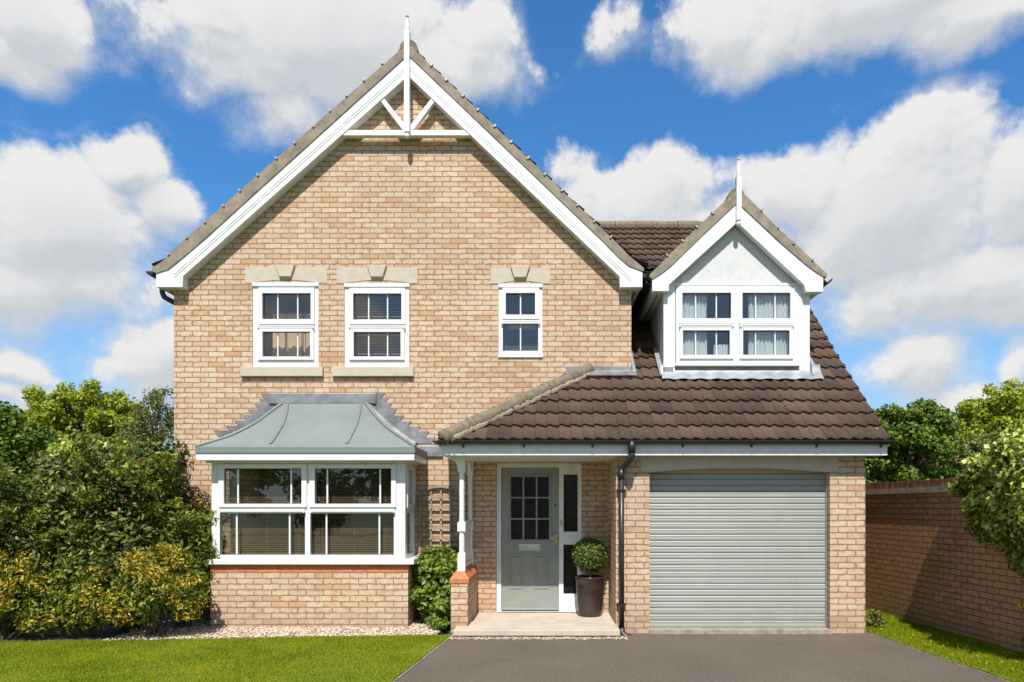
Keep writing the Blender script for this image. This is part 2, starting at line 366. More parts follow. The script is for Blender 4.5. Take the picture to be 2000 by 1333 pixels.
class MB:
    def __init__(s): s.bm = bmesh.new(); s.uv = None
    def v(s, *a): return s.bm.verts.new(a[0] if len(a) == 1 else a)
    def f(s, vs):
        try: return s.bm.faces.new(vs)
        except ValueError: return None
    def box(s, x0, x1, y0, y1, z0, z1):
        vs = [s.v(x, y, z) for z in (z0, z1) for y in (y0, y1) for x in (x0, x1)]
        for q in ((0, 2, 3, 1), (4, 5, 7, 6), (0, 1, 5, 4), (2, 6, 7, 3), (0, 4, 6, 2), (1, 3, 7, 5)): s.f([vs[i] for i in q])
        return s
    def hexa(s, pts): # 8 points, same order as box
        vs = [s.v(p) for p in pts]
        for q in ((0, 2, 3, 1), (4, 5, 7, 6), (0, 1, 5, 4), (2, 6, 7, 3), (0, 4, 6, 2), (1, 3, 7, 5)): s.f([vs[i] for i in q])
        return s
    def prism(s, pts, y0, y1): # pts: (x, z) outline
        a = [s.v(x, y0, z) for x, z in pts]; b = [s.v(x, y1, z) for x, z in pts]
        s.f(a); s.f(b[::-1]); n = len(pts)
        for i in range(n): s.f([a[i], b[i], b[(i + 1) % n], a[(i + 1) % n]])
        return s
    def plate(s, a0, a1, z0, z1, holes, b0, b1, axis='y'):
        xs = sorted({a0, a1, *[h[0] for h in holes], *[h[1] for h in holes]}); zs = sorted({z0, z1, *[h[2] for h in holes], *[h[3] for h in holes]})
        xs = [x for x in xs if a0 <= x <= a1]; zs = [z for z in zs if z0 <= z <= z1]
        mk = (lambda a, b, z: (a, b, z)) if axis == 'y' else (lambda a, b, z: (b, a, z))
        V = {}
        def g(i, j, k):
            if (i, j, k) not in V: V[i, j, k] = s.v(mk(xs[i], (b0, b1)[k], zs[j]))
            return V[i, j, k]
        def solid(i, j):
            if not (0 <= i < len(xs) - 1 and 0 <= j < len(zs) - 1): return False
            cx, cz = (xs[i] + xs[i + 1]) / 2, (zs[j] + zs[j + 1]) / 2
            return not any(h[0] < cx < h[1] and h[2] < cz < h[3] for h in holes)
        for i in range(len(xs) - 1):
            for j in range(len(zs) - 1):
                if not solid(i, j): continue
                s.f([g(i, j, 0), g(i + 1, j, 0), g(i + 1, j + 1, 0), g(i, j + 1, 0)]); s.f([g(i, j, 1), g(i, j + 1, 1), g(i + 1, j + 1, 1), g(i + 1, j, 1)])
                if not solid(i - 1, j): s.f([g(i, j, 0), g(i, j + 1, 0), g(i, j + 1, 1), g(i, j, 1)])
                if not solid(i + 1, j): s.f([g(i + 1, j, 0), g(i + 1, j, 1), g(i + 1, j + 1, 1), g(i + 1, j + 1, 0)])
                if not solid(i, j - 1): s.f([g(i, j, 0), g(i, j, 1), g(i + 1, j, 1), g(i + 1, j, 0)])
                if not solid(i, j + 1): s.f([g(i, j + 1, 0), g(i + 1, j + 1, 0), g(i + 1, j + 1, 1), g(i, j + 1, 1)])
        return s
    def tube(s, pts, rad, n=10, caps=True):
        pts = [Vector(p) for p in pts]; rings = []
        if not isinstance(rad, (list, tuple)): rad = [rad] * len(pts)
        up = None
        for i, p in enumerate(pts):
            t = (pts[min(i + 1, len(pts) - 1)] - pts[max(i - 1, 0)]).normalized()
            if up is None: up = t.orthogonal().normalized()
            a = (up - t * up.dot(t)).normalized(); up = a; b = t.cross(a)
            rings.append([s.v(p + (a * math.cos(2 * math.pi * k / n) + b * math.sin(2 * math.pi * k / n)) * rad[i]) for k in range(n)])
        for A, B in zip(rings, rings[1:]):
            for k in range(n): s.f([A[k], A[(k + 1) % n], B[(k + 1) % n], B[k]])
        if caps: s.f(rings[0][::-1]); s.f(rings[-1])
        return s
    def lathe(s, c, prof, n=20): # prof: (r, z)
        rings = [[s.v(c[0] + r * math.cos(2 * math.pi * k / n), c[1] + r * math.sin(2 * math.pi * k / n), c[2] + z) for k in range(n)] for r, z in prof]
        for A, B in zip(rings, rings[1:]):
            for k in range(n): s.f([A[k], A[(k + 1) % n], B[(k + 1) % n], B[k]])
        s.f(rings[0][::-1]); s.f(rings[-1]); return s
    def grid(s, rows): # rows of equal length
        V = [[s.v(p) for p in r] for r in rows]
        for A, B in zip(V, V[1:]):
            for i in range(len(A) - 1): s.f([A[i], A[i + 1], B[i + 1], B[i]])
        return s
    def clip(s, co, no, fill=True): # removes the side the normal points to
        r = bmesh.ops.bisect_plane(s.bm, geom=s.bm.verts[:] + s.bm.edges[:] + s.bm.faces[:], plane_co=co, plane_no=no, clear_outer=True)
        if fill:
            es = [e for e in r['geom_cut'] if isinstance(e, bmesh.types.BMEdge) and e.is_valid and e.is_boundary]
            bmesh.ops.holes_fill(s.bm, edges=es, sides=0)
        return s
    def merge(s, other):
        me = bpy.data.meshes.new('tmp'); other.bm.to_mesh(me); s.bm.from_mesh(me); bpy.data.meshes.remove(me); return s
    def build(s, name, mat, parent=None, bev=0, smooth=False, keepuv=False, normals=True):
        if normals: bmesh.ops.recalc_face_normals(s.bm, faces=s.bm.faces[:])
        if not keepuv:
            L = s.bm.loops.layers.uv.verify()
            for f in s.bm.faces:
                n = f.normal
                ax = max(range(3), key=lambda i: abs(n[i]))
                for l in f.loops:
                    c = l.vert.co
                    l[L].uv = ((c.y, c.z), (c.x, c.z), (c.x, c.y))[ax]
        me = bpy.data.meshes.new(name); s.bm.to_mesh(me); s.bm.free()
        return link(name, me, mat, parent, bev, smooth)

rng = np.random.default_rng(7)
def quick_mesh(name, verts, faces_idx, nv): # numpy mesh of equal polygons
    me = bpy.data.meshes.new(name); nf = len(faces_idx) // nv
    me.vertices.add(len(verts)); me.vertices.foreach_set('co', np.asarray(verts, dtype=np.float32).ravel())
    me.loops.add(nf * nv); me.loops.foreach_set('vertex_index', np.asarray(faces_idx, dtype=np.int32))
    me.polygons.add(nf); me.polygons.foreach_set('loop_start', np.arange(nf, dtype=np.int32) * nv); me.polygons.foreach_set('loop_total', np.full(nf, nv, dtype=np.int32))
    me.update(calc_edges=True); return me
def unit(a): return a / np.maximum(np.linalg.norm(a, axis=1, keepdims=True), 1e-9)
def leaf_mesh(name, pos, nrm, L, Wd, droop=.0, jit=.35):
    n = len(pos)
    nrm = unit(nrm); t = unit(np.cross(nrm, rng.normal(size=(n, 3)))); t[:, 2] -= droop; t = unit(t)
    b = unit(np.cross(nrm, t)); nn = np.cross(t, b)
    sc = (1 + jit * rng.uniform(-1, 1, (n, 1)))
    l, wd = L * sc, Wd * sc
    v = np.stack([pos - t * l * .5, pos - b * wd * .5 + nn * wd * .18 - t * l * .05, pos + t * l * .5 - nn * l * .06, pos + b * wd * .5 + nn * wd * .18 - t * l * .05], 1).reshape(-1, 3)
    i = np.arange(n)[:, None] * 4
    f = np.concatenate([i, i + 1, i + 2, i, i + 2, i + 3], 1).ravel()
    return quick_mesh(name, v, f, 3)
def scatter(blobs, n, shell=.45, gap=.35, zmin=.04, gs=9.):
    B = np.array(blobs, float); wts = (B[:, 3] * B[:, 4] + B[:, 4] * B[:, 5] + B[:, 3] * B[:, 5]); wts /= wts.sum()
    k = rng.choice(len(B), size=n * 2, p=wts); b = B[k]
    d = unit(rng.normal(size=(len(k), 3))); r = 1 - shell * rng.uniform(0, 1, (len(k), 1)) ** 1.4 + .06 * rng.normal(size=(len(k), 1))
    pos = b[:, :3] + d * r * b[:, 3:6]
    q = np.sin(pos[:, 0] * gs + 1.3) * np.sin(pos[:, 1] * gs * .9 + .4) * np.sin(pos[:, 2] * gs * 1.1 + 2.) + .5 * np.sin(pos[:, 0] * gs * 2.3 + pos[:, 2] * gs * 1.7)
    keep = (q > -1 + gap * 2 * rng.uniform(0, 1, len(q))) & (pos[:, 2] > zmin)
    pos, d = pos[keep][:n], d[keep][:n]
    return pos, d
def foliage(name, blobs, n, L, Wd, mat, parent=None, up=.35, rnd=.75, **kw):
    dr = kw.pop('droop', .2)
    pos, d = scatter(blobs, n, **kw)
    nrm = d * .7 + rng.normal(size=d.shape) * rnd * .6; nrm[:, 2] += up
    return link(name, leaf_mesh(name, pos, nrm, L, Wd, dr), mat, parent)
def clumps(c, r, k, rs, seed=0, top=-.35, jitter=.25):
    g = np.random.default_rng(seed); out = []
    while len(out) < k:
        d = g.normal(size=3); d /= np.linalg.norm(d)
        if d[2] < top: continue
        m = g.uniform(.55, 1.0); q = g.uniform(1 - jitter, 1 + jitter)
        out.append((c[0] + d[0] * r[0] * m, c[1] + d[1] * r[1] * m, c[2] + d[2] * r[2] * m, rs * q, rs * q, rs * q * .85))
    return out
# ================================================================== LARGE STRUCTURE
SM, SG, SE, SB = 139.5, 156.5, 161.5, 151.0          # px per metre of: main wall, garage wall, eave, bay window
YM, YG, YE, YB = F / SM, F / SG, F / SE, F / SB
XL, XR = X(340, SM), X(1233, SM)                     # main wall corners
XA, ZA, TML, TMR = X(797, 141.7), 7.95, .888, .948
TMs = {1: TMR, -1: TML}               # apex of the main gable, slope
GX0, GX1 = X(1203, SG), X(1690, SG)                  # garage wall
TG = .8156; ANG = math.atan(TG)                      # garage roof pitch
ZE = Z(858, SE)                                      # tile edge at the eave
roofz = lambda y: ZE + TG * (y - YE)
YR = 14.7; ZR = roofz(YR)                            # rear ridge

# --- ground
def sheet(name, pts, z, mat, kind='structure'):
    mb = MB(); mb.f([mb.v(x, y, z) for x, y in pts]); o = mb.build(name, mat); o['kind'] = kind; return o
sheet('ground', [(-400, -200), (400, -200), (400, 600), (-400, 600)], -.035, M['field'])
L0, L1 = G(880, 1247), G(768, 1335)
dl = lambda y: L0.x + (L1.x - L0.x) * (y - L0.y) / (L1.y - L0.y)          # left edge of the drive
redge = [G(1690, 1236), G(1722, 1247), G(1757, 1260), G(1806, 1277), G(1858, 1295), G(1910, 1312), G(1968, 1333)]
k_ = (redge[-1].x - redge[-2].x) / (redge[-1].y - redge[-2].y)
redge.append(Vector((redge[-1].x + k_ * (2 - redge[-1].y), 2., 0)))
drive = [(dl(2.), 2.), (dl(8.36), 8.36), (GX0 - .4, 8.34), (GX0 - .4, YG + .2), (GX1 + .02, YG + .2)] + [(p.x, p.y) for p in redge]
sheet('driveway', drive, 0.0, M['tarmac'])
front = [(-12, 7.9), (-8., 8.0), (-5.6, 8.05), (-4.3, 8.16), (-3.2, 8.27), (-2.1, 8.36), (-1.36, 8.44)]
lawnL = [(-12, 2.)] + front + [(dl(8.42), 8.42), (dl(8.3) - .03, 8.3), (dl(2.) - .03, 2.)]
sheet('lawn', lawnL, .012, M['lawn'])
lawnR = [(GX1 + .03, YG + .15)] + [(p.x + .035, p.y) for p in redge] + [(8., 2.), (8., 9.), (4.9, 12.)] + [(GX1 + .03, 12.)]
sheet('lawn', lawnR, .010, M['lawn'])
sheet('gravel_bed', [(-5.7, 8.0)] + front[2:] + [(-1.36, YM), (-5.7, YM)], .004, M['gravelbed'])
sheet('soil_bed', [(-9.2, 7.9), (-8., 7.95), (-5.6, 8.02), (-4.5, 8.12), (-4.35, YM), (-9.4, 10.6)], .016, M['soil'])

def strip(name, pts, w_, z0, z1, mat):
    mb = MB()
    for (a, b) in zip(pts, pts[1:]):
        a, b = Vector((a[0], a[1], 0)), Vector((b[0], b[1], 0)); n = (b - a).normalized().orthogonal(); n = Vector((-(b - a).y, (b - a).x, 0)).normalized() * w_
        mb.hexa([(a.x, a.y, z0), (b.x, b.y, z0), (a.x + n.x, a.y + n.y, z0), (b.x + n.x, b.y + n.y, z0), (a.x, a.y, z1), (b.x, b.y, z1), (a.x + n.x, a.y + n.y, z1), (b.x + n.x, b.y + n.y, z1)])
    o = mb.build(name, mat); o['kind'] = 'structure'; return o
strip('path_edging', [(dl(2.), 2.), (dl(8.36), 8.36)], .018, -.03, .010, M['concrete'])
strip('path_edging', [(p.x, p.y) for p in redge][::-1], -.016, -.03, .008, M['concrete'])

# --- house
house = empty('brick_house', (-1, YM, 0))
tag(house, 'two storey buff brick house with white gable trim, bay window and attached single garage', 'house')

def rect(x0, y0, x1, y1, s): return (X(x0, s), X(x1, s), Z(y1, s), Z(y0, s))
W1, W2, W3 = (493, 553, 622, 717.5), (672.5, 554.5, 799, 717.5), (973.5, 555.5, 1059.5, 698)
DOOR = (969, 904, 1137, 1196)
holes = [rect(*W1, SM), rect(*W2, SM), rect(*W3, SM), rect(*DOOR, SM), (-4.15, -2.0, .86, 2.12)]
mb = MB().plate(XL, XR, -.05, ZA, holes, YM, YM + .25)
for sgn in (1, -1):
    mb.clip((XA, 0, ZA - .16), (sgn * TMs[sgn], 0, 1))
mb.build('front_wall', M['brick'], house)
YBK = 20.
zl = ZA - .16 - TML * (XA - XL); zr = ZA - .16 - TMR * (XR - XA)
MB().plate(YM + .25, YBK, -.05, zl, [], XL, XL + .25, 'x').build('side_wall', M['brick'], house)
MB().plate(YM + .25, YBK, 0, zr, [], XR - .25, XR, 'x').build('side_wall', M['brick'], house)
mb = MB().plate(XL, GX1, -.05, ZA, [], YBK, YBK + .25)
for sgn in (1, -1): mb.clip((XA, 0, ZA - .16), (sgn * TMs[sgn], 0, 1))
mb.build('rear_wall', M['brick'], house)
# rooms behind the windows: floors and a partition
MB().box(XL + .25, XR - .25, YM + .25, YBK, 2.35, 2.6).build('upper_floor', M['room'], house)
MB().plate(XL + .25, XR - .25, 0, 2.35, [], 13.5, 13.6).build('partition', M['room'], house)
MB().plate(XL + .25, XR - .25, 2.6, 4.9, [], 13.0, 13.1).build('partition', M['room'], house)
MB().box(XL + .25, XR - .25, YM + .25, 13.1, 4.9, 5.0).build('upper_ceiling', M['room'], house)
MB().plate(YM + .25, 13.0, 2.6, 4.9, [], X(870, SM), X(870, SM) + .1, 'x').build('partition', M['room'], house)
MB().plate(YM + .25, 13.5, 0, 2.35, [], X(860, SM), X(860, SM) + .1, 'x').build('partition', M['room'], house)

# garage block
gd = rect(1268.5, 915.5, 1621, 1260, SG)
MB().plate(GX0, GX1, -.06, Z(872, SG), [(gd[0], gd[1], -1, gd[3])], YG, YG + .22).build('garage_wall', M['brick_gar'], house)
MB().plate(YG + .22, YM, -.06, Z(872, SG), [], GX0, GX0 + .22, 'x').build('porch_side_wall', M['brick_gar'], house)
mb = MB().plate(YG + .22, YBK, -.06, ZR, [], GX1 - .22, GX1, 'x')
mb.clip((0, YE, ZE - .06), (0, -TG, 1)); mb.clip((0, 2 * YR - YE, ZE - .06), (0, TG, 1))
mb.build('side_wall', M['brick_gar'], house)
MB().box(gd[0] - .1, gd[1] + .1, YG + .3, YG + 4, -.02, .0 - .004).build('garage_floor', M['concrete'], house)

# ------------------------------------------------------------------ roof tiles
def tiles(width, length, pitch, gauge, h=.034, step=.03, cols_per=7, seed=1, u_off=0., v_off=0.):
    """field of wave tiles in the local frame u (across), v (up the slope), n; returns a bmesh with uv in tiles"""
    g_ = random.Random(seed); bm = bmesh.new(); L = bm.loops.layers.uv.new('UVMap')
    nt = int(math.ceil(width / (2 * pitch))); nr = int(math.ceil(length / gauge))
    prof = lambda u: h * (.5 + .5 * math.sin(2 * math.pi * u / pitch + .75 * math.sin(2 * math.pi * u / pitch)))
    for j in range(nr):
        for t in range(nt):
            dv, dn, sk = g_.uniform(-.006, .006), g_.uniform(-.003, .004), g_.uniform(-.004, .004)
            n = 2 * cols_per; u0 = t * 2 * pitch
            top, back, bot = [], [], []
            for i in range(n + 1):
                u = u0 + 2 * pitch * i / n; pz = prof(u + .0); v0 = j * gauge + dv + sk * (i / n - .5)
                bot.append(bm.verts.new((u, v0 + .004, pz + dn + .002))); top.append(bm.verts.new((u, v0, pz + step + dn))); back.append(bm.verts.new((u, (j + 1) * gauge + .03, pz)))
            for i in range(n):
                for q, vv in (([top[i], top[i + 1], back[i + 1], back[i]], (.1, .1, .9, .9)), ([bot[i], bot[i + 1], top[i + 1], top[i]], (.05, .05, .1, .1))):
                    f = bm.faces.new(q); f.smooth = (vv[2] == .9)
                    for l, k, y_ in zip(f.loops, (0, 1, 1, 0), vv): l[L].uv = (t + .02 + .96 * (i + k) / n, j + y_)
    return bm
def roof_field(bm, O, U, V, clips):
    U, V = Vector(U).normalized(), Vector(V).normalized(); N = U.cross(V).normalized()
    mat = Matrix((U, V, N)).transposed().to_4x4(); mat.translation = Vector(O)
    bm.transform(mat)
    for co, no in clips:
        bmesh.ops.bisect_plane(bm, geom=bm.verts[:] + bm.edges[:] + bm.faces[:], plane_co=co, plane_no=no, clear_outer=True)
    return bm
PT, GA = .1468, .304
V = (0, math.cos(ANG), math.sin(ANG))
HX0, HX1 = X(862, SE), X(1150, SM)                    # hip, bottom and top
VG0 = X(1737, SE); VS = .055                         # right verge (opens slightly towards the ridge)
DX0, DX1 = X(1296, 140.6), X(1580, 140.6); YD = F / 140.6   # dormer cheeks and face
DTOP = 12.75
O = (HX0 - .04, YE, ZE - .03); wid, lng = VG0 + .6 - O[0], (YR - YE) / math.cos(ANG)
nhip = Vector((-(YM - YE), (HX1 - HX0), 0)).normalized()
verge = ((VG0, YE, 0), Vector((1, -VS, 0)))
pieces = []
for k, clips in enumerate((
        [((0, YD + .02, 0), (0, 1, 0)), ((HX0, YE, 0), nhip), ((0, YM + .03, 0), (0, 1, 0)), verge],
        [((0, YD + .02, 0), (0, -1, 0)), ((0, DTOP, 0), (0, 1, 0)), ((XR + .0, 0, 0), (-1, 0, 0)), ((DX0 + .04, 0, 0), (1, 0, 0))],
        [((0, YD + .02, 0), (0, -1, 0)), ((0, DTOP, 0), (0, 1, 0)), ((DX1 - .04, 0, 0), (-1, 0, 0)), verge],
        [((0, DTOP, 0), (0, -1, 0)), ((XA, 0, ZA - .1), (-TMR, 0, -1)), verge, ((0, YR, 0), (0, 1, 0))])):
    pieces.append(roof_field(tiles(wid, lng, PT, GA, seed=3), O, (1, 0, 0), V, clips))
mb = MB(); mb.bm.free(); mb.bm = pieces[0]
for p_ in pieces[1:]:
    me = bpy.data.meshes.new('tmp'); p_.to_mesh(me); mb.bm.from_mesh(me); bpy.data.meshes.remove(me); p_.free()
groof = mb.build('garage_roof', M['tile'], house, keepuv=True, normals=False)
# rear slope and under-sheet of the wing (closed, plain tiles)
bm = roof_field(tiles(6.6, lng, PT, GA, cols_per=4, seed=5), (VG0 + .33, 2 * YR - YE, ZE - .03), (-1, 0, 0), (0, -math.cos(ANG), math.sin(ANG)), [((XA, 0, ZA - .1), (-TMR, 0, -1))])
mb = MB(); mb.bm.free(); mb.bm = bm; mb.build('rear_roof', M['tile'], house, keepuv=True, normals=False)
mb = MB()
for y0, y1 in ((YE + .05, YG + .1), (YG + .1, YD)):
    mb.grid([[(HX0 + .25 + (y0 - YE) * 1.4, y0, roofz(y0) - .075), (GX1 + .0, y0, roofz(y0) - .075)], [(HX0 + .25 + (y1 - YE) * 1.4, y1, roofz(y1) - .075), (GX1, y1, roofz(y1) - .075)]])
for x0, x1 in ((XR + .01, DX0 + .06), (DX1 - .06, GX1)):
    mb.grid([[(x, y, roofz(y) - .075) for x in (x0, x1)] for y in (YD, DTOP)])
mb.grid([[(x, y, roofz(y) - .075) for x in (XR, GX1)] for y in (DTOP, YR)])
mb.build('roof_underlay', M['black'], house)
# hidden return slope on the left of the porch
mb = MB(); a = Vector((HX0, YE + .02, ZE + .0)); b = Vector((HX1, YM, roofz(YM) + .0)); c = Vector((HX0 + .02, YM, ZE))
mb.f([mb.v(a), mb.v(b), mb.v(c)]); mb.build('porch_return_roof', M['tile'], house)
# ridge of the wing
mb = MB(); x = -1.2
while x < VG0 + .33:
    r_ = .125 + .006 * math.sin(x * 37)
    mb.tube([(x, YR, ZR - .045), (x + .43, YR, ZR - .045 + .006)], [r_, r_ * .97], 14); x += .44
mb.build('ridge_tiles', M['hip'], house, smooth=False)
# hip tiles
hv = (Vector((HX1, YM, roofz(YM) + .03)) - Vector((HX0 + .02, YE + .01, ZE + .015))); h0 = Vector((HX0 + .02, YE + .01, ZE + .015)); hl = hv.length; hd = hv.normalized()
nh = 6
rnd_ = random.Random(4)
for i in range(nh):
    a = h0 + hd * (hl * i / nh - .012); b = h0 + hd * (hl * (i + 1) / nh + .03)
    mb = MB(); m1 = a.lerp(b, .5); j = .006
    mb.tube([a, m1, b], [.096, .091 + rnd_.uniform(-.003, .003), .086], 18)
    ht = mb.build('hip_tile', M['hip'], house, smooth=True)
    if i: MB().tube([a + hd * .004, a + hd * .018], [.0975, .0975], 18).build('mortar_joint', M['verge'], ht)
mb = MB()      # mortar bed under the hip tiles
pts = [h0 + hd * (hl * i / 60) + Vector((.062, -.07, -.05)) + Vector((rnd_.uniform(-.012, .012), rnd_.uniform(-.012, .012), rnd_.uniform(-.01, .01))) for i in range(1, 59)]
mb.tube(pts, [.030 + rnd_.uniform(-.01, .01) for _ in pts], 7); mb.build('hip_mortar', M['verge'], house)
# right verge: cut tile ends with mortar
vd = Vector((VS, 1, TG)).normalized(); a = Vector((VG0 - .02, YE + .03, ZE - .03)); n_ = 26
mb = MB(); ln_ = (YR - YE) / vd.y
mb.hexa([a + Vector((dx, 0, dz)) + vd * t for dz in (-.03, .035) for t in (0, ln_) for dx in (-.05, .012)]); mb.build('verge_mortar', M['verge'], house)
for i in range(14):
    q = a + vd * (.30 + i * .304 * 1.002) + Vector((.0, 0, .05)); MB().box(q.x - .012, q.x + .022, q.y - .018, q.y + .018, q.z - .03, q.z + .028).build('verge_clip', M['black'], house)

# main roof (two slopes with a flatter sprocketed foot)
zt = lambda x: ZA + .03 - (TMR if x > XA else TML) * abs(x - XA)
YF = F / 141.7                                       # front of the gable trim
YV = YF + .0
for sg, xe in ((-1, X(332, 141.7)), (1, X(1230, 141.7))):
    ln_ = math.hypot(xe - XA, TMs[sg] * (xe - XA)); cu = Vector((-sg, 0, TMs[sg])).normalized()
    dep = YBK + .3 - YV
    o_ = Vector((xe, YV if sg > 0 else YV + dep, zt(xe) - .06))
    bm = roof_field(tiles(dep, ln_, PT, GA, cols_per=4, seed=9 + sg), o_, (0, sg, 0), cu, [((XA, 0, 0), (-sg, 0, 0)), ((0, YBK + .3, 0), (0, 1, 0)), ((0, YV + .02, 0), (0, -1, 0))])
    fo = Vector((sg * 1.0, 0, -.52)).normalized()
    bm2 = roof_field(tiles(dep, .28, PT, .28, cols_per=4, seed=20 + sg), o_ + fo * .27, (0, sg, 0), -fo, [((0, YBK + .3, 0), (0, 1, 0)), ((0, YV + .02, 0), (0, -1, 0))])
    me = bpy.data.meshes.new('tmp'); bm2.to_mesh(me); bm.from_mesh(me); bpy.data.meshes.remove(me)
    mb = MB(); mb.bm.free(); mb.bm = bm; mb.build('main_roof', M['tile'], house, keepuv=True, normals=False)
mb = MB(); y = YF + .03
while y < YBK + .2:
    mb.tube([(XA, y, ZA - .035), (XA, y + .44, ZA - .03)], [.125, .128], 16); y += .45
mb.build('ridge_tiles', M['hip'], house)
# verge mortar and bargeboards, outlines read at the gable's own plane
def outl(pts, s): return [(X(a, s), Z(b, s)) for a, b in pts]
S = 141.7
MB().prism(outl([(797, 86), (797, 108), (480, 395), (402, 466), (361, 501), (343, 516), (328.6, 527), (305, 534.5), (298, 530), (297.5, 524), (307, 519), (323, 507), (332, 496), (363, 468), (402, 433.5), (480, 364)], S), YF - .015, YF + .14).build('verge_mortar', M['verge'], house)
right = [(797, 86), (1114, 389), (1180, 452), (1204, 475), (1229, 501), (1258, 525), (1257, 531), (1228, 520), (1205, 500), (1180, 474), (1114, 411), (797, 108)]
MB().prism(outl(right, S), YF - .015, YF + .14).build('verge_mortar', M['verge'], house)
bargeL = [(797, 108), (797, 148), (357.5, 539.5), (356.5, 561), (305, 561), (305, 534.5), (328.6, 527), (343, 516), (361, 501), (402, 466), (480, 395)]
bargeR = [(797, 108), (1114, 411), (1180, 474), (1205, 500), (1228, 520), (1255, 531), (1254.5, 561), (1211, 561), (1210, 540), (797, 148)]
for nm, b_ in (('bargeboard', bargeL), ('bargeboard', bargeR)):
    bb = MB().prism(outl(b_, S), YF, YM - .004).build(nm, M['white'], house)
def off_line(a, b, dy): return [(a[0], a[1] + dy), (b[0], b[1] + dy)]
for q in (((792, 131), (340, 535)), ((802, 131), (1232, 542))):   # moulding line along each board
    a, b = q
    mb = MB()
    for d0_, d1_ in ((0, 2.2), (6.5, 8.0)):
        mb.prism(outl([(a[0], a[1] + d0_), (b[0], b[1] + d0_), (b[0], b[1] + d1_), (a[0], a[1] + d1_)], S), YF - .006, YF + .01)
    mb.build('board_moulding', M['white'], house)
def clip_at(px, py, s, y, dirx):
    c = Vector((X(px, s), y, Z(py, s))); t = Vector((dirx, 0, TML if dirx > 0 else TMR)).normalized(); n = Vector((-t.z, 0, t.x)) * (1 if dirx > 0 else -1)
    mb = MB(); mb.hexa([c + t * a + n * b + Vector((0, d, 0)) for b in (-.012, .028) for d in (-.012, .05) for a in (-.012, .012)]); return mb.build('verge_clip', M['lead_pale'], house)
for px, py in ((747, 124), (711, 157), (677, 187), (645, 216), (613, 247), (577, 279), (541, 309), (505, 342), (470, 372), (438, 402), (402, 434), (366, 464), (331, 496)): clip_at(px, py + 2, S, YF - .02, 1)
for px, py in [(x_, 86 + (x_ - 797) * .957 - 1) for x_ in (842, 872, 904, 933, 966, 998, 1031, 1064, 1097, 1127, 1160, 1192)]: clip_at(px, py + 2, S, YF - .02, -1)
# soffits and gutters along the eaves of the main block
for x0, x1 in ((X(308, S), XL - .002), (XR + .002, X(1252, S))):
    MB().box(x0, x1, YM + .01, YBK, Z(561, S) + .002, Z(536, S)).build('soffit', M['white'], house)
    xm = x0 * .55 + x1 * .45
    MB().box(xm - .008, xm + .008, YM + .05, YBK - 1, Z(561, S) - .003, Z(561, S) + .01).build('soffit_vent', M['black'], house)
def gutter(x, z, y0, y1, r=.055): 
    rows = []
    for y in (y0, y1):
        rows.append([(x + r * math.cos(a), y, z + r * math.sin(a) * 1.0) for a in [math.pi + math.pi * k / 10 for k in range(11)]] + [(x + (r - .006) * math.cos(a), y, z + (r - .006) * math.sin(a)) for a in [2 * math.pi - math.pi * k / 10 for k in range(11)]])
    mb = MB(); mb.grid(rows)
    for r_ in rows: mb.f([mb.v(p) for p in r_[:11]])
    return mb.build('gutter', M['black'], house)
gutter(X(291, S), Z(529, S), YF + .02, YBK); gutter(X(1263, S), Z(530, S), YF + .1, YBK)
mb = MB(); yy = YM + .10; Sy = F / yy
mb.tube([(X(316, Sy), yy, Z(553, Sy)), (X(317, Sy), yy, Z(572, Sy)), (X(321, Sy), yy, Z(581, Sy)), (X(330, Sy), yy, Z(586, Sy)), (X(346, Sy), yy, Z(594, Sy))], .036, 12); mb.build('downpipe', M['black'], house, smooth=True)
# gable truss and finial
def lathe_sq(parent, cx, s, y, pz, w_, name):
    top, bot, ball, spike = pz
    mb = MB(); h_ = w_ / 2
    mb.box(X(cx, s) - h_, X(cx, s) + h_, y - h_, y + h_ + .02, Z(bot, s), Z(top, s))
    zb = Z(top, s); k = (Z(spike, s) - zb)
    mb.lathe((X(cx, s), y, zb - .002), [(h_ * .95, 0), (h_ * .8, .02 * k), (h_ * 1.02, .07 * k), (h_ * .85, .12 * k), (h_ * .9, .2 * k), (h_ * .75, .4 * k), (h_ * .42, .7 * k), (h_ * .26, .92 * k), (h_ * .62, .93 * k), (h_ * .66, .965 * k), (h_ * .3, 1.0 * k)], 16)
    rb = h_ * 1.0; zc = Z(ball, s)
    mb.lathe((X(cx, s), y, zc), [(rb * math.cos(a), rb * math.sin(a)) for a in [-1.5 + 3.0 * i / 10 for i in range(11)]], 16)
    mb.lathe((X(cx, s), y, zc), [(rb * .5, rb * .7), (rb * .5, Z(bot, s) - zc + .01)], 12)
    return mb.build(name, M['white'], parent)
lathe_sq(house, 796.3, S, YF - .035, (65, 262, 268.5, 34), .073, 'finial')
MB().box(X(664, S), X(926, S), YF + .01, YF + .09, Z(264, S), Z(253.5, S)).build('collar_beam', M['white'], house, bev=.004)
for q in ([(742, 195), (748, 189), (793, 246), (789.5, 253), (785, 251)], [(850, 195), (844, 189), (800, 246), (803, 253), (808, 251)]):
    MB().prism(outl(q, S), YF + .012, YF + .085).build('strut', M['white'], house)

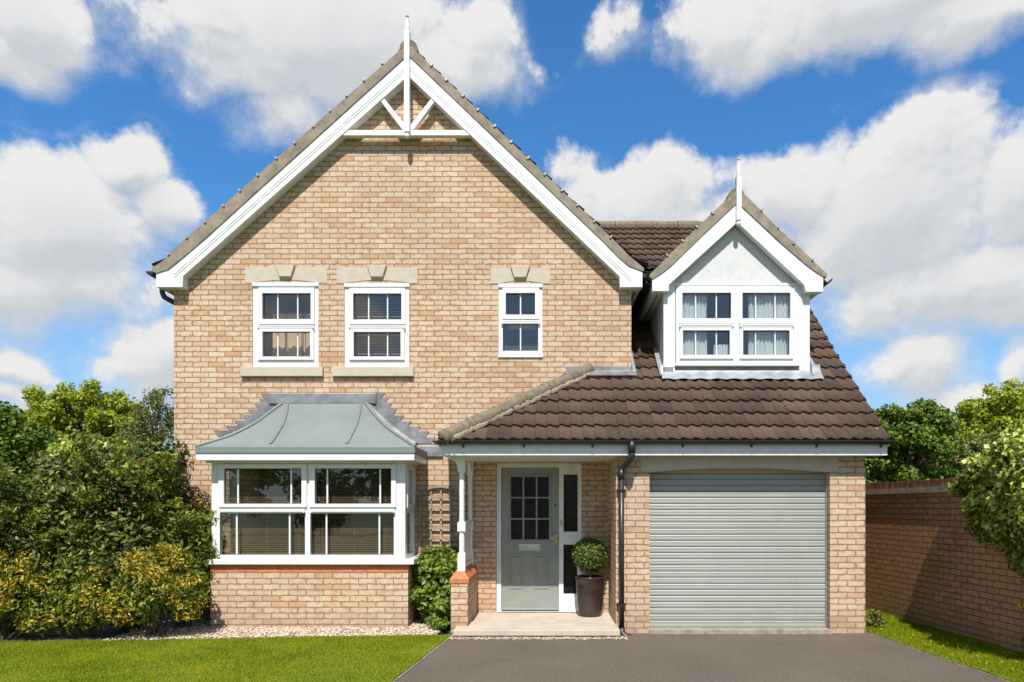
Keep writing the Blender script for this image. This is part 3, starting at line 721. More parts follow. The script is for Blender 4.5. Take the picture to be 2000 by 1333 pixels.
# ------------------------------------------------------------------ porch and garage front
# fascia, gutter, soffit
YFa = F / 160.0
fx0, fx1 = X(862, 160), X(1733, 160)
c0 = [(862, 866), (862, 880), (866, 886), (874, 889), (884, 889.6), (1733, 889.6), (1733, 866)]
MB().prism(outl(c0, 160.), YFa, YFa + .022).build('fascia_board', M['white'], house)
MB().box(fx0 + .02, GX0, YFa + .022, YM - .003, Z(889.5, 160), Z(889.5, 160) + .018).build('porch_ceiling', M['white'], house)
MB().box(GX0 + .001, fx1, YFa + .022, YG - .001, Z(889.5, 160), Z(889.5, 160) + .018).build('soffit', M['white'], house)
MB().box(fx0, fx0 + .02, YFa + .024, YM - .003, Z(889.5, 160) - .0, Z(866, 160)).build('fascia_return', M['white'], house)
MB().box(fx1 - .02, fx1, YFa + .024, YM + 4, Z(886, 160), Z(868, 160)).build('fascia_return', M['white'], house)
def gutter_x(x0, x1, y, z, r):
    rows = []
    for x in (x0, x1):
        rows.append([(x, y + r * math.cos(a), z + r * math.sin(a)) for a in [math.pi + math.pi * k / 10 for k in range(11)]] + [(x, y + (r - .006) * math.cos(a), z + (r - .006) * math.sin(a)) for a in [2 * math.pi - math.pi * k / 10 for k in range(11)]])
    mb = MB(); mb.grid(rows)
    for r_ in rows: mb.f([mb.v(p) for p in r_])
    return mb
gy = YFa - .058; gs = F / (YFa - .058)
gut = gutter_x(X(856, gs), X(1744, gs), gy, Z(860.3, gs), .05).build('gutter', M['black'], house)
for px in (904, 1023, 1158, 1335, 1470, 1598, 1724):
    x = X(px, gs); mb = MB(); rr = .055
    mb.grid([[(x + dx, gy + rr * math.cos(a), Z(860.3, gs) + rr * math.sin(a)) for dx in (-.012, .012)] for a in [math.pi * .98 + math.pi * k / 8 for k in range(9)]])
    mb.box(x - .01, x + .01, gy + .04, YFa - .001, Z(874, gs), Z(862, gs)); mb.build('gutter_bracket', M['black'], gut)
gutter(X(853, gs), Z(860.5, gs) + .0, YFa - .05, YM - .02, .05)
# downpipe with swan neck and shoe
Sd = F / (YG - .06); yd = YG - .06
mb = MB().tube([(X(1234, gs), gy, Z(861, gs)), (X(1234, gs), gy, Z(884, gs))], .046, 16)
mb.tube([(X(1234, gs), gy, Z(880, gs)), (X(1234, gs), gy, Z(892, gs)), (X(1232, gs), gy + .01, Z(897, gs)), (X(1216, Sd), yd - .01, Z(914, Sd)), (X(1213.6, Sd), yd, Z(919, Sd)), (X(1213.6, Sd), yd, Z(930, Sd))], .037, 16)
mb.tube([(X(1213.6, Sd), yd, Z(917, Sd)), (X(1213.6, Sd), yd, Z(936, Sd))], .041, 16)
mb.tube([(X(1213.6, Sd), yd, Z(925, Sd)), (X(1214.2, Sd), yd, Z(1232, Sd))], .034, 16)
mb.tube([(X(1214.2, Sd), yd, Z(1226, Sd)), (X(1214.6, Sd), yd - .005, Z(1236, Sd)), (X(1219, Sd), yd - .03, Z(1241, Sd)), (X(1229, Sd), yd - .07, Z(1243.5, Sd))], [.04, .043, .043, .041], 16)
dp = mb.build('downpipe', M['black'], house, smooth=True)
for py in (958, 1181):
    x = X(1213.8, Sd); MB().box(x - .058, x + .058, yd + .0, YG - .001, Z(py + 2, Sd), Z(py - 2, Sd)).tube([(x, yd, Z(py + 2.2, Sd)), (x, yd, Z(py - 2.2, Sd))], .043, 14).build('pipe_clip', M['black'], dp)
# lintel and roller door
zt_, n_ = Z(888.5, SG), 20
lx0, lx1, ax0, ax1 = X(1252, SG), X(1637, SG), X(1268.5, SG), X(1621, SG)
pts = [(lx0, zt_), (lx0, Z(920, SG)), (ax0, Z(922.5, SG))]
pts += [(ax0 + (ax1 - ax0) * i / n_, Z(922.5 - 8.5 * math.sin(math.pi * i / n_), SG)) for i in range(1, n_)] + [(ax1, Z(922.5, SG)), (lx1, Z(920, SG)), (lx1, zt_)]
MB().prism(pts, YG - .004, YG + .12).build('garage_lintel', M['stone'], house)
sgd = F / (YG + .15)
MB().box(gd[0], gd[1], YG + .13, YG + .22, Z(924.5, sgd), gd[3] + .02).build('door_head', M['stone'], house)
rows = []; z = Z(1228, SG); zt2 = Z(924.5, sgd); nrib = 25; gp = (zt2 - z) / nrib
xa_, xb_ = gd[0] - .03, gd[1] + .03
for i in range(nrib):
    for t, dy in ((0, .012), (.04, .010), (.08, -.004), (.28, -.007), (.42, -.007), (.5, -.005), (.6, -.007), (.76, -.009), (.88, -.005), (.93, -.002), (.96, .010)):
        rows.append([(x, YG + .15 + dy, z + (i + t) * gp) for x in (xa_, xb_)])
gdoor = MB().grid(rows).build('garage_door', M['sage'], house)
MB().box(gd[0] - .03, gd[1] + .03, YG + .128, YG + .18, Z(1229, SG), Z(1224, SG)).build('bottom_rail', M['sage'], gdoor, bev=.004)
for x0, x1 in ((gd[0] - .03, gd[0] + .004), (gd[1] - .004, gd[1] + .03)):
    MB().box(x0, x1, YG + .11, YG + .2, .0, zt2).build('guide_rail', M['sage'], gdoor)
MB().box(gd[0] - .002, gd[1] + .002, YG - .06, YG + .3, -.02, Z(1229.5, SG)).build('door_threshold', M['concrete'], house)
# porch slab
zs = EYE - 1.485
MB().box(X(888, 160), GX0 + .02, F / 162.5, YM - .001, zs - .07, zs).build('porch_step', M['slab'], house, bev=.008)
MB().box(X(884, 160), GX0 - .0, F / 162.5 + .03, YM - .002, -.05, zs - .071).build('step_base', M['concrete'], house)
# dwarf pier with tiled cap, posts, balustrade
sp_ = 157.3; px0, px1 = X(880.6, sp_), X(914, sp_); yp = F / sp_
zc0, zc1 = Z(1134.4, sp_), Z(1117, sp_)
MB().box(px0, px1, yp, YM - .002, zs - .08, zc0 - .035).build('porch_pier', M['brick_gar'], house)
mb = MB(); o = .012
mb.box(px0 - o, px1 + o, yp - o, YM - .003, zc0 - .035, zc0 + .02)
mb.hexa([(x, y, zc0 + .02) for y in (yp - o, YM - .003) for x in (px0 - o, px1 + o)] + [(x, y, zc1 + .02) for y in (yp + .085, YM - .003) for x in (px0 + .065, px1 - .065)])
mb.build('pier_cap', M['redtile'], house, bev=.004)
def post(cx, s, levels, name):
    mb = MB(); yc = F / s
    for i, (ya, yb, w_, rnd__) in enumerate(levels):
        h_ = w_ / s / 2; z0, z1 = Z(yb, s), Z(ya, s)
        if rnd__:
            mb.lathe((X(cx, s), yc, z0 - .004), [(h_, 0), (h_ * .96, (z1 - z0) * .5), (h_, z1 - z0 + .008)], 8)
        else:
            c = min(h_ * .45, .02); hh = h_
            mb.box(X(cx, s) - hh, X(cx, s) + hh, yc - hh, yc + hh, z0 + c, z1 - c)
            for (zz, ze) in ((z0 + c, z0), (z1 - c, z1)):
                mb.hexa([(X(cx, s) + a * hh, yc + b * hh, zz) for b in (-1, 1) for a in (-1, 1)] + [(X(cx, s) + a * hh * .68, yc + b * hh * .68, ze) for b in (-1, 1) for a in (-1, 1)])
    return mb.build(name, M['white'], house)
s1 = F / (yp + .10)
post(902.0, s1, [(885, 924, 14.5, False), (924, 1019, 10.6, True), (1019, 1041, 15.5, False), (1041, 1079, 11.0, True), (1079, 1119, 15, False)], 'porch_post')
s2 = F / (YM - .06)
xx = X(902.0, s1) * s2 + VX
post(xx, s2, [(895, 931, 12.5, False), (931, 1017, 9.4, True), (1017, 1036, 13.5, False), (1036, 1072, 9.6, True), (1072, 1110, 13, False)], 'porch_post')
def bracket(x0, z0, dx, y0, y1, along='x', ln=.17, drop=.20):
    pts = [(0, 0), (dx * ln, 0), (dx * ln, -.035)] + [(dx * (ln - (ln - .0) * math.sin(a)), -.035 - (drop - .035) * (1 - math.cos(a))) for a in [math.pi / 2 * k / 8 for k in range(1, 9)]]
    mb = MB()
    if along == 'x': mb.prism([(x0 + a, z0 + b) for a, b in pts], y0, y1)
    else:
        A = [mb.v(y0, x0 + a, z0 + b) for a, b in pts]; B = [mb.v(y1, x0 + a, z0 + b) for a, b in pts]; mb.f(A); mb.f(B[::-1])
        for i in range(len(pts)): mb.f([A[i], B[i], B[(i + 1) % len(pts)], A[(i + 1) % len(pts)]])
    return mb.build('post_bracket', M['white'], house)
xc, yc = X(902, s1), yp + .10; zc = Z(889.5, 160) - .002
bracket(xc - .045, zc, -1, yc - .022, yc + .022, ln=.09, drop=.19)
bracket(yc + .045, zc, 1, xc - .022, xc + .022, 'y', .22, .22)
bracket(YM - .10, zc, -1, xc - .02, xc + .02, 'y', .22, .22)
mb = MB().box(xc - .03, xc + .03, yc + .03, YM - .10, Z(1026, s1), Z(1019, s1)); mb.box(xc - .03, xc + .03, yc + .03, YM - .1, Z(1117, s1) + .04, Z(1111, s1) + .055); mb.build('balustrade_rail', M['white'], house, bev=.004)
mb = MB(); yy = yc + .045
while yy < YM - .12:
    mb.box(xc - .011, xc + .011, yy, yy + .07, Z(1113, s1) + .04, Z(1024, s1)); yy += .074
mb.build('balustrade_panel', M['white'], house)

# ------------------------------------------------------------------ windows
def wpart(name, parent, x0, y0, x1, y1, s, ya, yb, holes=(), mat='upvc', bev=.003):
    hs = [rect(*h, s) for h in holes]
    return MB().plate(X(x0, s), X(x1, s), Z(y1, s), Z(y0, s), hs, ya, yb).build(name, M[mat], parent, bev=bev)
def shadow_ring(parent, r_, s, y):  # black ring stands in for the thin shadow line round the glass
    a, b, c, d = r_; e = .9
    return wpart('shadow_ring', parent, a - .6, b - .6, c + .6, d + .6, s, y - .004, y + .004, [(a + e, b + e, c - e, d - e)], 'black', 0)
def window(parent, name, outer, frame_holes, sashes, panes, bars, s, y, trans=(), horn=True):
    """outer frame with holes, opening sashes standing proud, panes, glazing bars; y = face of the frame"""
    w_ = wpart(name, parent, *outer, s, y, y + .07, frame_holes)
    for (o_, h_) in sashes: wpart('sash', w_, *o_, s, y - .026, y + .05, [h_])
    for (a, b, c, d) in panes:
        MB().box(X(a, s) - .004, X(c, s) + .004, y + .022, y + .028, Z(d, s) - .004, Z(b, s) + .004).build('pane', M['glass'], w_)
    for p_ in panes: shadow_ring(w_, p_, s, y + .006)
    for (a, b, c) in bars:
        MB().box(X(a, s) - .009, X(a, s) + .009, y + .012, y + .021, Z(c, s) - .004, Z(b, s) + .004).build('glazing_bar', M['upvc'], w_, bev=.002)
    for (x0, x1, yy) in trans: # ledge with run-through horns
        mb = MB().box(X(x0, s), X(x1, s), y - .044, y - .0265, Z(yy + 1.3, s), Z(yy - 1.3, s))
        for q in (x0, x1 - 4): mb.box(X(q, s), X(q + 4, s), y - .044, y - .0265, Z(yy + 3.6, s), Z(yy + 1.3, s))
        mb.build('transom_ledge', M['upvc'], w_, bev=.002)
    return w_
yw = YM + .016
wa = window(house, 'window', W1, [(507, 566, 612, 631), (506, 643, 611, 702)], [((505, 562.5, 614, 634), (512.6, 573.4, 607, 624)), ((503.5, 641.5, 613, 703.5), (513, 648.5, 606, 697))],
            [(512.6, 573.4, 607, 624), (513, 648.5, 606, 697)], [(541, 573.4, 624), (580, 573.4, 624), (541, 648.5, 697), (580, 648.5, 697)], SM, yw, [(503, 614, 638)])
wb = window(house, 'window', W2, [(684, 567, 789, 631), (684, 643, 788, 702)], [((682.5, 563.5, 791.5, 634), (690, 574, 784, 625)), ((682, 641.5, 790, 703.5), (691, 649, 782.5, 697))],
            [(690, 574, 784, 625), (691, 649, 782.5, 697)], [(719, 574, 625), (756, 574, 625), (719, 649, 697), (756, 649, 697)], SM, yw, [(681, 792, 638)])
wc = window(house, 'window', W3, [(984, 568, 1049, 621), (982, 632, 1051, 685.5)], [((981, 563, 1053, 624), (988, 573, 1045, 615.5))],
            [(988, 573, 1045, 615.5), (982, 632, 1051, 685.5)], [(1016.5, 573, 615.5), (1016.5, 632, 685.5)], SM, yw, [(979, 1055, 628.5)])
for w_, o_ in ((wa, W1), (wb, W2), (wc, W3)):
    MB().box(X(o_[0] - .5, SM), X(o_[2] + .5, SM), YM - .008, YM + .03, Z(o_[1] + 6.5, SM), Z(o_[1] - .5, SM)).build('head_drip', M['upvc'], w_, bev=.003)
MB().box(X(973, SM), X(1060.5, SM), YM - .022, YM + .03, Z(699, SM), Z(694.5, SM)).build('window_cill', M['upvc'], wc, bev=.003)
def stone_head(x0, x1, y0, y1, ax0, ax1, ky0, kc):
    n = 14; pts = [(X(x0, SM), Z(y0, SM)), (X(x0, SM), Z(y1, SM)), (X(ax0, SM), Z(y1, SM))]
    pts += [(X(ax0 + (ax1 - ax0) * i / n, SM), Z(y1 - 6.0 * math.sin(math.pi * i / n), SM)) for i in range(1, n)] + [(X(ax1, SM), Z(y1, SM)), (X(x1, SM), Z(y1, SM)), (X(x1, SM), Z(y0, SM))]
    l_ = MB().prism(pts, YM - .006, YM + .1).build('window_lintel', M['stone'], house)
    a, b = 18.5, 11; c = ky0
    mb = MB()
    fr = [(kc - a, c), (kc - b, c + 22.5), (kc + b, c + 22.5), (kc + a, c)]; bk = [(kc - a - 1, c), (kc - b - 1, c + 24.5), (kc + b + 1, c + 24.5), (kc + a + 1, c)]
    A = [mb.v(X(p_[0], SM), YM - .045, Z(p_[1], SM)) for p_ in fr]; B = [mb.v(X(p_[0], SM), YM - .004, Z(p_[1], SM)) for p_ in bk]
    mb.f(A); mb.f(B[::-1])
    for i in range(4): mb.f([A[i], B[i], B[(i + 1) % 4], A[(i + 1) % 4]])
    mb.build('keystone', M['stone'], l_, bev=.004)
stone_head(479, 638.5, 522.5, 553, 494, 622, 519.5, 558.5)
stone_head(658, 815.5, 523, 553.5, 673, 799, 520, 737)
stone_head(958.5, 1074, 524, 554.5, 974, 1060, 521, 1016)
for x0, x1 in ((472, 632.5), (650.5, 809)):
    MB().box(X(x0, SM), X(x1, SM), YM - .055, YM + .06, Z(736.5, SM), Z(718.2, SM)).build('window_sill', M['stone'], house, bev=.006)

# ------------------------------------------------------------------ front door
yd_ = YM + .055
dfr = wpart('door_frame', house, 969.5, 904.5, 1136.5, 1196.5, SM, YM + .03, YM + .11, [(978.5, 913.5, 1091.5, 1200), (1100.8, 927, 1128.5, 1039), (1100.5, 1064.5, 1127.5, 1161)], 'white', .004)
for r_ in ((1100.8, 927, 1128.5, 1039), (1100.5, 1064.5, 1127.5, 1161)):
    MB().box(X(r_[0], SM) - .004, X(r_[2], SM) + .004, YM + .06, YM + .066, Z(r_[3], SM) - .004, Z(r_[1], SM) + .004).build('side_light', M['obscure'], dfr)
MB().box(X(1094.3, SM), X(1098, SM), YM + .018, YM + .029, Z(1027, SM), Z(1016, SM)).build('door_bell', M['brass'], dfr, bev=.003)
cols_ = [(997.6, 1020.2), (1023.6, 1046.4), (1049.4, 1072.2)]; rows_ = [(931.6, 971), (973.7, 1012.5), (1015.5, 1054.3)]
ph = [(a, c, b, d) for a, b in cols_ for c, d in rows_]
door = wpart('front_door', house, 979, 914, 1091, 1194, SM, yd_, yd_ + .045, ph, 'door_green', .002)
wpart('glazing_bead', door, 993, 927.5, 1077, 1058.5, SM, yd_ - .012, yd_ - .001, [(996, 930.5, 1073.8, 1055.5)], 'door_green', .003)
for a, c, b, d in ph:
    MB().box(X(a, SM) - .003, X(b, SM) + .003, yd_ + .02, yd_ + .026, Z(d, SM) - .003, Z(c, SM) + .003).build('door_pane', M['obscure'], door)
for x0, x1 in ((993, 1023), (1041.5, 1071.5)):
    wpart('raised_panel', door, x0, 1082.5, x1, 1151, SM, yd_ - .009, yd_ - .0005, [(x0 + 3, 1085.5, x1 - 3, 1148)], 'door_green', .003)
    wpart('raised_panel', door, x0 + 6.5, 1089, x1 - 6.5, 1144.5, SM, yd_ - .009, yd_ - .0005, [], 'door_green', .006)
MB().box(X(979, SM), X(1091, SM), yd_ - .02, yd_ - .0005, Z(1193, SM), Z(1188.5, SM)).build('weather_bar', M['door_green'], door, bev=.005)
wpart('letter_box', door, 1013, 1063, 1055, 1075.5, SM, yd_ - .012, yd_ - .0005, [(1015.5, 1065.8, 1052.5, 1073)], 'steel', .002)
wpart('letter_flap', door, 1015.5, 1065.8, 1052.5, 1073, SM, yd_ - .007, yd_ - .0006, [], 'steel', .002)
mb = MB().box(X(1082.8, SM), X(1088.2, SM), yd_ - .012, yd_ - .0005, Z(1065, SM), Z(1045, SM))
mb.tube([(X(1085.5, SM), yd_ - .012, Z(1051, SM)), (X(1085.5, SM), yd_ - .05, Z(1051, SM)), (X(1083, SM), yd_ - .055, Z(1051, SM)), (X(1075.5, SM), yd_ - .055, Z(1051.5, SM))], .0085, 10)
mb.build('handle', M['brass'], door)
MB().tube([(X(1084, SM), yd_ - .012, Z(986.3, SM)), (X(1084, SM), yd_ + .01, Z(986.3, SM))], .014, 14).build('lock', M['black'], door)
MB().box(X(970, SM), X(1137, SM), YM + .0, YM + .2, zs - .02, zs + .012).build('door_sill', M['white'], house)

# ------------------------------------------------------------------ bay window
by = YB; bx0, bx1 = X(411, SB), X(797, SB)
bay = empty('bay_window', ((bx0 + bx1) / 2, YB, 0), house)
zsill = Z(1102.5, SB)
mb = MB().box(bx0, bx1, by, YM - .002, -.05, zsill - .105); mb.build('bay_wall', M['brick_bay'], bay)
MB().box(bx0 - .003, bx1 + .003, by - .004, YM - .002, zsill - .105, zsill - .002).build('red_brick_course', M['redtile'], bay)
ss = F / (YB - .05)
mb = MB().box(bx0 - .05, bx1 + .085, YB - .06, YM - .002, zsill, Z(1093, SB) + .004); mb.build('bay_sill', M['upvc'], bay, bev=.006)
sw = F / (YB + .04); yb = YB + .04
zf0, zf1 = Z(1093.5, SB), Z(900.5, SB)
fr = wpart('window_frame', bay, 413, 899, 791.5, 1094.5, sw, yb, yb + .07, [(431, 911, 595, 989), (609, 911, 770, 989), (429.5, 1003, 595.5, 1084), (606, 1003, 769, 1084)])
for o_, h_ in (((428, 907, 600, 991), (438.8, 915.5, 590, 984.5)), ((605, 907, 774, 991), (615.8, 915.5, 764.6, 984.5))):
    wpart('sash', fr, *o_, sw, yb - .026, yb + .05, [h_])
for a, b, c, d in ((438.8, 915.5, 590, 984.5), (615.8, 915.5, 764.6, 984.5), (429.5, 1003, 595.5, 1084), (606, 1003, 769, 1084)):
    MB().box(X(a, sw) - .004, X(c, sw) + .004, yb + .022, yb + .028, Z(d, sw) - .004, Z(b, sw) + .004).build('pane', M['glass'], fr)
for p_ in ((438.8, 915.5, 590, 984.5), (615.8, 915.5, 764.6, 984.5), (429.5, 1003, 595.5, 1084), (606, 1003, 769, 1084)): shadow_ring(fr, p_, sw, yb + .006)
for a, b, c in ((464, 915.5, 984.5), (568, 915.5, 984.5), (638.6, 915.5, 984.5), (742, 915.5, 984.5), (461.5, 1003, 1084), (565, 1003, 1084), (637, 1003, 1084), (740.5, 1003, 1084)):
    MB().box(X(a, sw) - .011, X(a, sw) + .011, yb + .012, yb + .021, Z(c, sw) - .004, Z(b, sw) + .004).build('glazing_bar', M['upvc'], fr, bev=.002)
for x0, x1 in ((430, 597), (607, 772)):
    mb = MB().box(X(x0, sw), X(x1, sw), yb - .044, yb - .0265, Z(998, sw), Z(994.5, sw))
    for q in (x0, x1 - 4): mb.box(X(q, sw), X(q + 4, sw), yb - .044, yb - .0265, Z(1001.5, sw), Z(998, sw))
    mb.build('transom_ledge', M['upvc'], fr, bev=.002)
MB().box(X(597, sw) - .008, X(597, sw) + .008, yb - .008, yb + .01, Z(910, sw), Z(900, sw)).build('mullion_joint', M['upvc'], fr)
z0_, z1_ = Z(1094.5, sw), Z(899, sw)
for xo, xi, sgn in ((X(791.5, sw), X(791.5, sw) - .07, 1), (X(413, sw), X(413, sw) + .07, -1)):
    ya, yb2 = yb + .072, YM - .003
    h1, h2, h3, h4 = Z(984.5, sw), Z(917, sw), Z(1084, sw), Z(1003, sw)
    sf = MB().plate(ya, yb2, z0_, z1_, [(ya + .09, yb2 - .12, h1, h2), (ya + .06, yb2 - .09, h3, h4)], min(xo, xi), max(xo, xi), 'x').build('window_frame', M['upvc'], bay, bev=.003)
    e_ = .014 * sgn
    MB().plate(ya + .03, yb2 - .06, Z(992, sw), Z(908, sw), [(ya + .10, yb2 - .13, h1, h2)], min(xo - .02 * sgn, xo + e_), max(xo - .02 * sgn, xo + e_), 'x').build('sash', M['upvc'], sf, bev=.003)
    xg = (xo + xi) / 2
    for a, b, c, d in ((ya + .09, yb2 - .12, h1, h2), (ya + .06, yb2 - .09, h3, h4)):
        MB().box(xg - .003, xg + .003, a - .004, b + .004, c - .004, d + .004).build('pane', M['glass'], sf)
# bay roof
rb = [(872.5, 381.5, 811, 154), (866, 405, 800, 153), (853, 446, 781, 150.5), (840, 475, 762, 148.5), (828, 497, 748, 146.5), (815, 516, 736, 144), (804, 530, 726, 142), (789, 551, 715, 140.2)]
rows = [[(X(a, s), YM - .003, Z(p_, s)), (X(a, s), F / s, Z(p_, s)), (X(b, s), F / s, Z(p_, s)), (X(b, s), YM - .003, Z(p_, s))] for p_, a, b, s in rb]
def cr(rows, m=5): # smooth the profile
    A = [np.array(r) for r in rows]; out = []
    for i in range(len(A) - 1):
        p0, p1, p2, p3 = A[max(i - 1, 0)], A[i], A[i + 1], A[min(i + 2, len(A) - 1)]
        for t in np.arange(m) / m:
            out.append(.5 * ((2 * p1) + (-p0 + p2) * t + (2 * p0 - 5 * p1 + 4 * p2 - p3) * t * t + (-p0 + 3 * p1 - 3 * p2 + p3) * t ** 3))
    out.append(A[-1]); return out
srows = cr(rows)
mb = MB()
for c0_, c1_ in ((0, 1), (1, 2), (2, 3)):
    mb.grid([[tuple(r[c0_]), tuple(r[c0_] * .5 + r[c1_] * .5), tuple(r[c1_])] for r in srows])
t_ = srows[-1]; mb.f([mb.v(tuple(q)) for q in t_])
broof = mb.build('bay_roof', M['bayroof'], bay, smooth=True, normals=True)
for k in (1, 2):
    MB().tube([r[k] + np.array([0, -.002, .004]) for r in srows], .024, 10).build('hip_roll', M['bayroof'], broof, smooth=True)
for top, botm in ((563, 528), (705, 677)):
    mb = MB(); n = len(srows); pts = []
    for i in range(4, n):
        u = (i - 4) / (n - 5); r = srows[i]; s_ = F / r[1][1]
        bend = u + .22 * math.sin(math.pi * u)
        pxx = botm + (top - botm) * bend; pts.append((X(pxx, s_), r[1][1] - .006, r[1][2] + .006))
    mb.tube(pts, .013, 8); mb.build('standing_seam', M['bayroof'], broof, smooth=True)
s4 = 154.; ye = F / s4
ex0, ex1 = X(381.5, s4), X(811, s4)
MB().box(ex0, ex1, ye - .012, YM - .003, Z(886.3, s4), Z(872.5, s4) + .002).build('roof_drip', M['bayroof'], bay, bev=.008)
MB().box(ex0 + .01, ex1 - .012, ye, YM - .003, Z(899.3, s4), Z(886.6, s4)).build('bay_fascia', M['upvc'], bay, bev=.003)
MB().box(X(404, sw), X(797, sw), yb - .035, YM - .004, Z(899.3, s4) - .022, Z(899.3, s4) - .001).build('frame_head', M['upvc'], bay, bev=.003)
# flashing on the wall round the bay roof
MB().box(X(526, SM), X(736, SM), YM - .035, YM - .0015, Z(790, SM), Z(768.5, SM)).build('lead_flashing', M['lead'], bay, bev=.012)
mb = MB(); rg = random.Random(2)
prof = [(r[0][2], r[0][0], r[3][0]) for r in srows]
def edge(z, side):
    for (a, b) in zip(prof, prof[1:]):
        if a[0] <= z <= b[0]:
            t = (z - a[0]) / (b[0] - a[0] + 1e-9); return a[1 + side] + (b[1 + side] - a[1 + side]) * t
    return prof[-1][1 + side] if z > prof[-1][0] else prof[0][1 + side]
TL = [(852, 416), (841, 439), (832, 460), (822, 475), (811, 486), (800.5, 497), (789.5, 505.5), (780, 511), (769, 517)]
TR = [(867, 849), (855, 838), (843, 822), (833.6, 806), (824, 790), (812, 776), (798.5, 766), (787, 758), (777, 750), (769, 744)]
for tab, sg in ((TL, -1), (TR, 1)):
    mb = MB(); k = 0
    for (pa, xa), (pb, xb) in zip(tab, tab[1:]):
        y = YM - .003 - .0007 * (k % 2); k += 1
        xi = (xb if sg < 0 else xb) - sg * 60; jx = rg.uniform(-2, 2)
        q = [(X(xi, SM), Z(pa, SM)), (X(xa - sg * 8 + jx, SM), Z(pa, SM)), (X(xa + jx, SM), Z(pb, SM)), (X(xi, SM), Z(pb, SM))]
        A = [mb.v(a, y - .006, b) for a, b in q]; mb.f(A); B = [mb.v(a, y, b) for a, b in q]; mb.f(B[::-1])
        for i in range(4): mb.f([A[i], B[i], B[(i + 1) % 4], A[(i + 1) % 4]])
    mb.build('stepped_flashing', M['lead'], bay)
mb = MB()      # dressed lead cheek at the right of the bay roof and over to the porch
for side, sg in ((1, 1), (0, -1)):
    rws = []
    for z in np.linspace(Z(868, SM), Z(788, SM), 22):
        e = edge(z, side); rws.append([(e - sg * .05, YM - .05, z - .02), (e + sg * .015, YM - .045, z + .01), (e + sg * .05, YM - .014, z + .02)])
    mb.grid(rws)
mb.build('lead_soaker', M['lead'], bay, smooth=True)
MB().box(X(812, SM), X(866, SM), YM - .03, YM - .0016, Z(893, SM), Z(871, SM)).build('lead_flashing', M['lead'], house, bev=.01)
# room ceiling of the bay
MB().box(bx0 + .1, bx1 - .1, yb + .08, YM + .3, Z(905, sw) + .02, Z(905, sw) + .05).build('bay_ceiling', M['upvc'], bay)

# lead where the garage roof meets the main wall
mb = MB()
x0, x1 = X(1105, SM), XR - .0
mb.box(x0, x1, YM - .012, YM - .0015, Z(742, SM), Z(716.5, SM))
zq = roofz(YM - .16) + .05
mb.hexa([(x, y, z_) for z_ in (0, 1) for y in (0, 1) for x in (0, 1)] if False else [(X(1142, SM), YM - .17, zq - .006), (x1 + .06, YM - .17, zq - .006), (X(1142, SM), YM - .012, Z(724, SM)), (x1 + .06, YM - .012, Z(724, SM)), (X(1142, SM), YM - .17, zq), (x1 + .06, YM - .17, zq), (X(1142, SM), YM - .012, Z(724, SM) + .006), (x1 + .06, YM - .012, Z(724, SM) + .006)])
mb.build('lead_flashing', M['lead'], house)
# soakers in the slot beside the dormer
def soaker(x, side, y0, y1, wd, up):
    mb = MB(); x2 = x + side * wd
    a, b = [(x2, y0, roofz(y0) + .055), (x, y0, roofz(y0) + .055), (x, y0, roofz(y0) + up)], [(x2, y1, roofz(y1) + .055), (x, y1, roofz(y1) + .055), (x, y1, roofz(y1) + up)]
    mb.grid([a, b]); return mb.build('lead_soaker', M['lead_pale'], house)
soaker(XR + .003, 1, YM - .10, YM + .75, .055, .12)
# ------------------------------------------------------------------ dormer
SDm = 140.6; S2 = 142.6; YD2 = F / S2
dorm = empty('dormer', ((DX0 + DX1) / 2, YD, Z(735, SDm)), house)
dwin = (1317, 560.5, 1559.5, 716)
zde = Z(556, SDm)
ap = (X(1440, SDm), Z(400, SDm))
hole = rect(1319, 563, 1558, 712, SDm)
tD = .93
mb = MB().plate(DX0, DX1, Z(731, SDm), ap[1] + .1, [hole], YD, YD + .12)
for sg in (1, -1): mb.clip((ap[0], 0, ap[1] + .02), (sg * tD, 0, 1))
mb.build('dormer_wall', M['render'], dorm)
for x0, x1 in ((DX0, DX0 + .1), (DX1 - .1, DX1)):
    mb = MB().plate(YD + .12, DTOP, Z(760, SDm), zde + .25, [], x0, x1, 'x'); mb.clip((0, YE, ZE - .05), (0, TG, -1)); mb.build('dormer_cheek', M['render'], dorm)
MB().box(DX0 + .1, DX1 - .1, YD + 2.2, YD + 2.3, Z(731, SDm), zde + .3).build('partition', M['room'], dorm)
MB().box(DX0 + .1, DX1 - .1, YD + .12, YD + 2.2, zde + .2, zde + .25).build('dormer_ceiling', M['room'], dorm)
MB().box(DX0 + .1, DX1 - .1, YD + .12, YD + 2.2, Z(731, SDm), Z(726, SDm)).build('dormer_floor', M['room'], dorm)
# corner boards
MB().box(X(1296, SDm) - .004, X(1318, SDm), YD - .022, YD - .001, Z(718, SDm), Z(548, SDm)).build('corner_board', M['white'], dorm, bev=.003)
MB().box(X(1559, SDm), X(1580.5, SDm), YD - .022, YD - .001, Z(732, SDm), Z(548, SDm)).build('corner_board', M['white'], dorm, bev=.003)
MB().box(X(1316, SDm), X(1560.5, SDm), YD - .034, YD - .001, Z(560, SDm), Z(554.5, SDm)).build('head_drip', M['upvc'], dorm, bev=.003)
yq = YD - .03
fr = wpart('window_frame', dorm, 1319.5, 560.6, 1558.5, 714, SDm, yq, YD + .02, [(1328, 569, 1431, 632), (1443, 569, 1548, 632), (1328, 642, 1427, 702), (1447, 642, 1546, 702)])
pn = [(1331.5, 574.5, 1426, 624), (1448.3, 574.5, 1541, 624), (1332.5, 647.5, 1423.5, 695), (1449.5, 647.5, 1539.5, 695)]
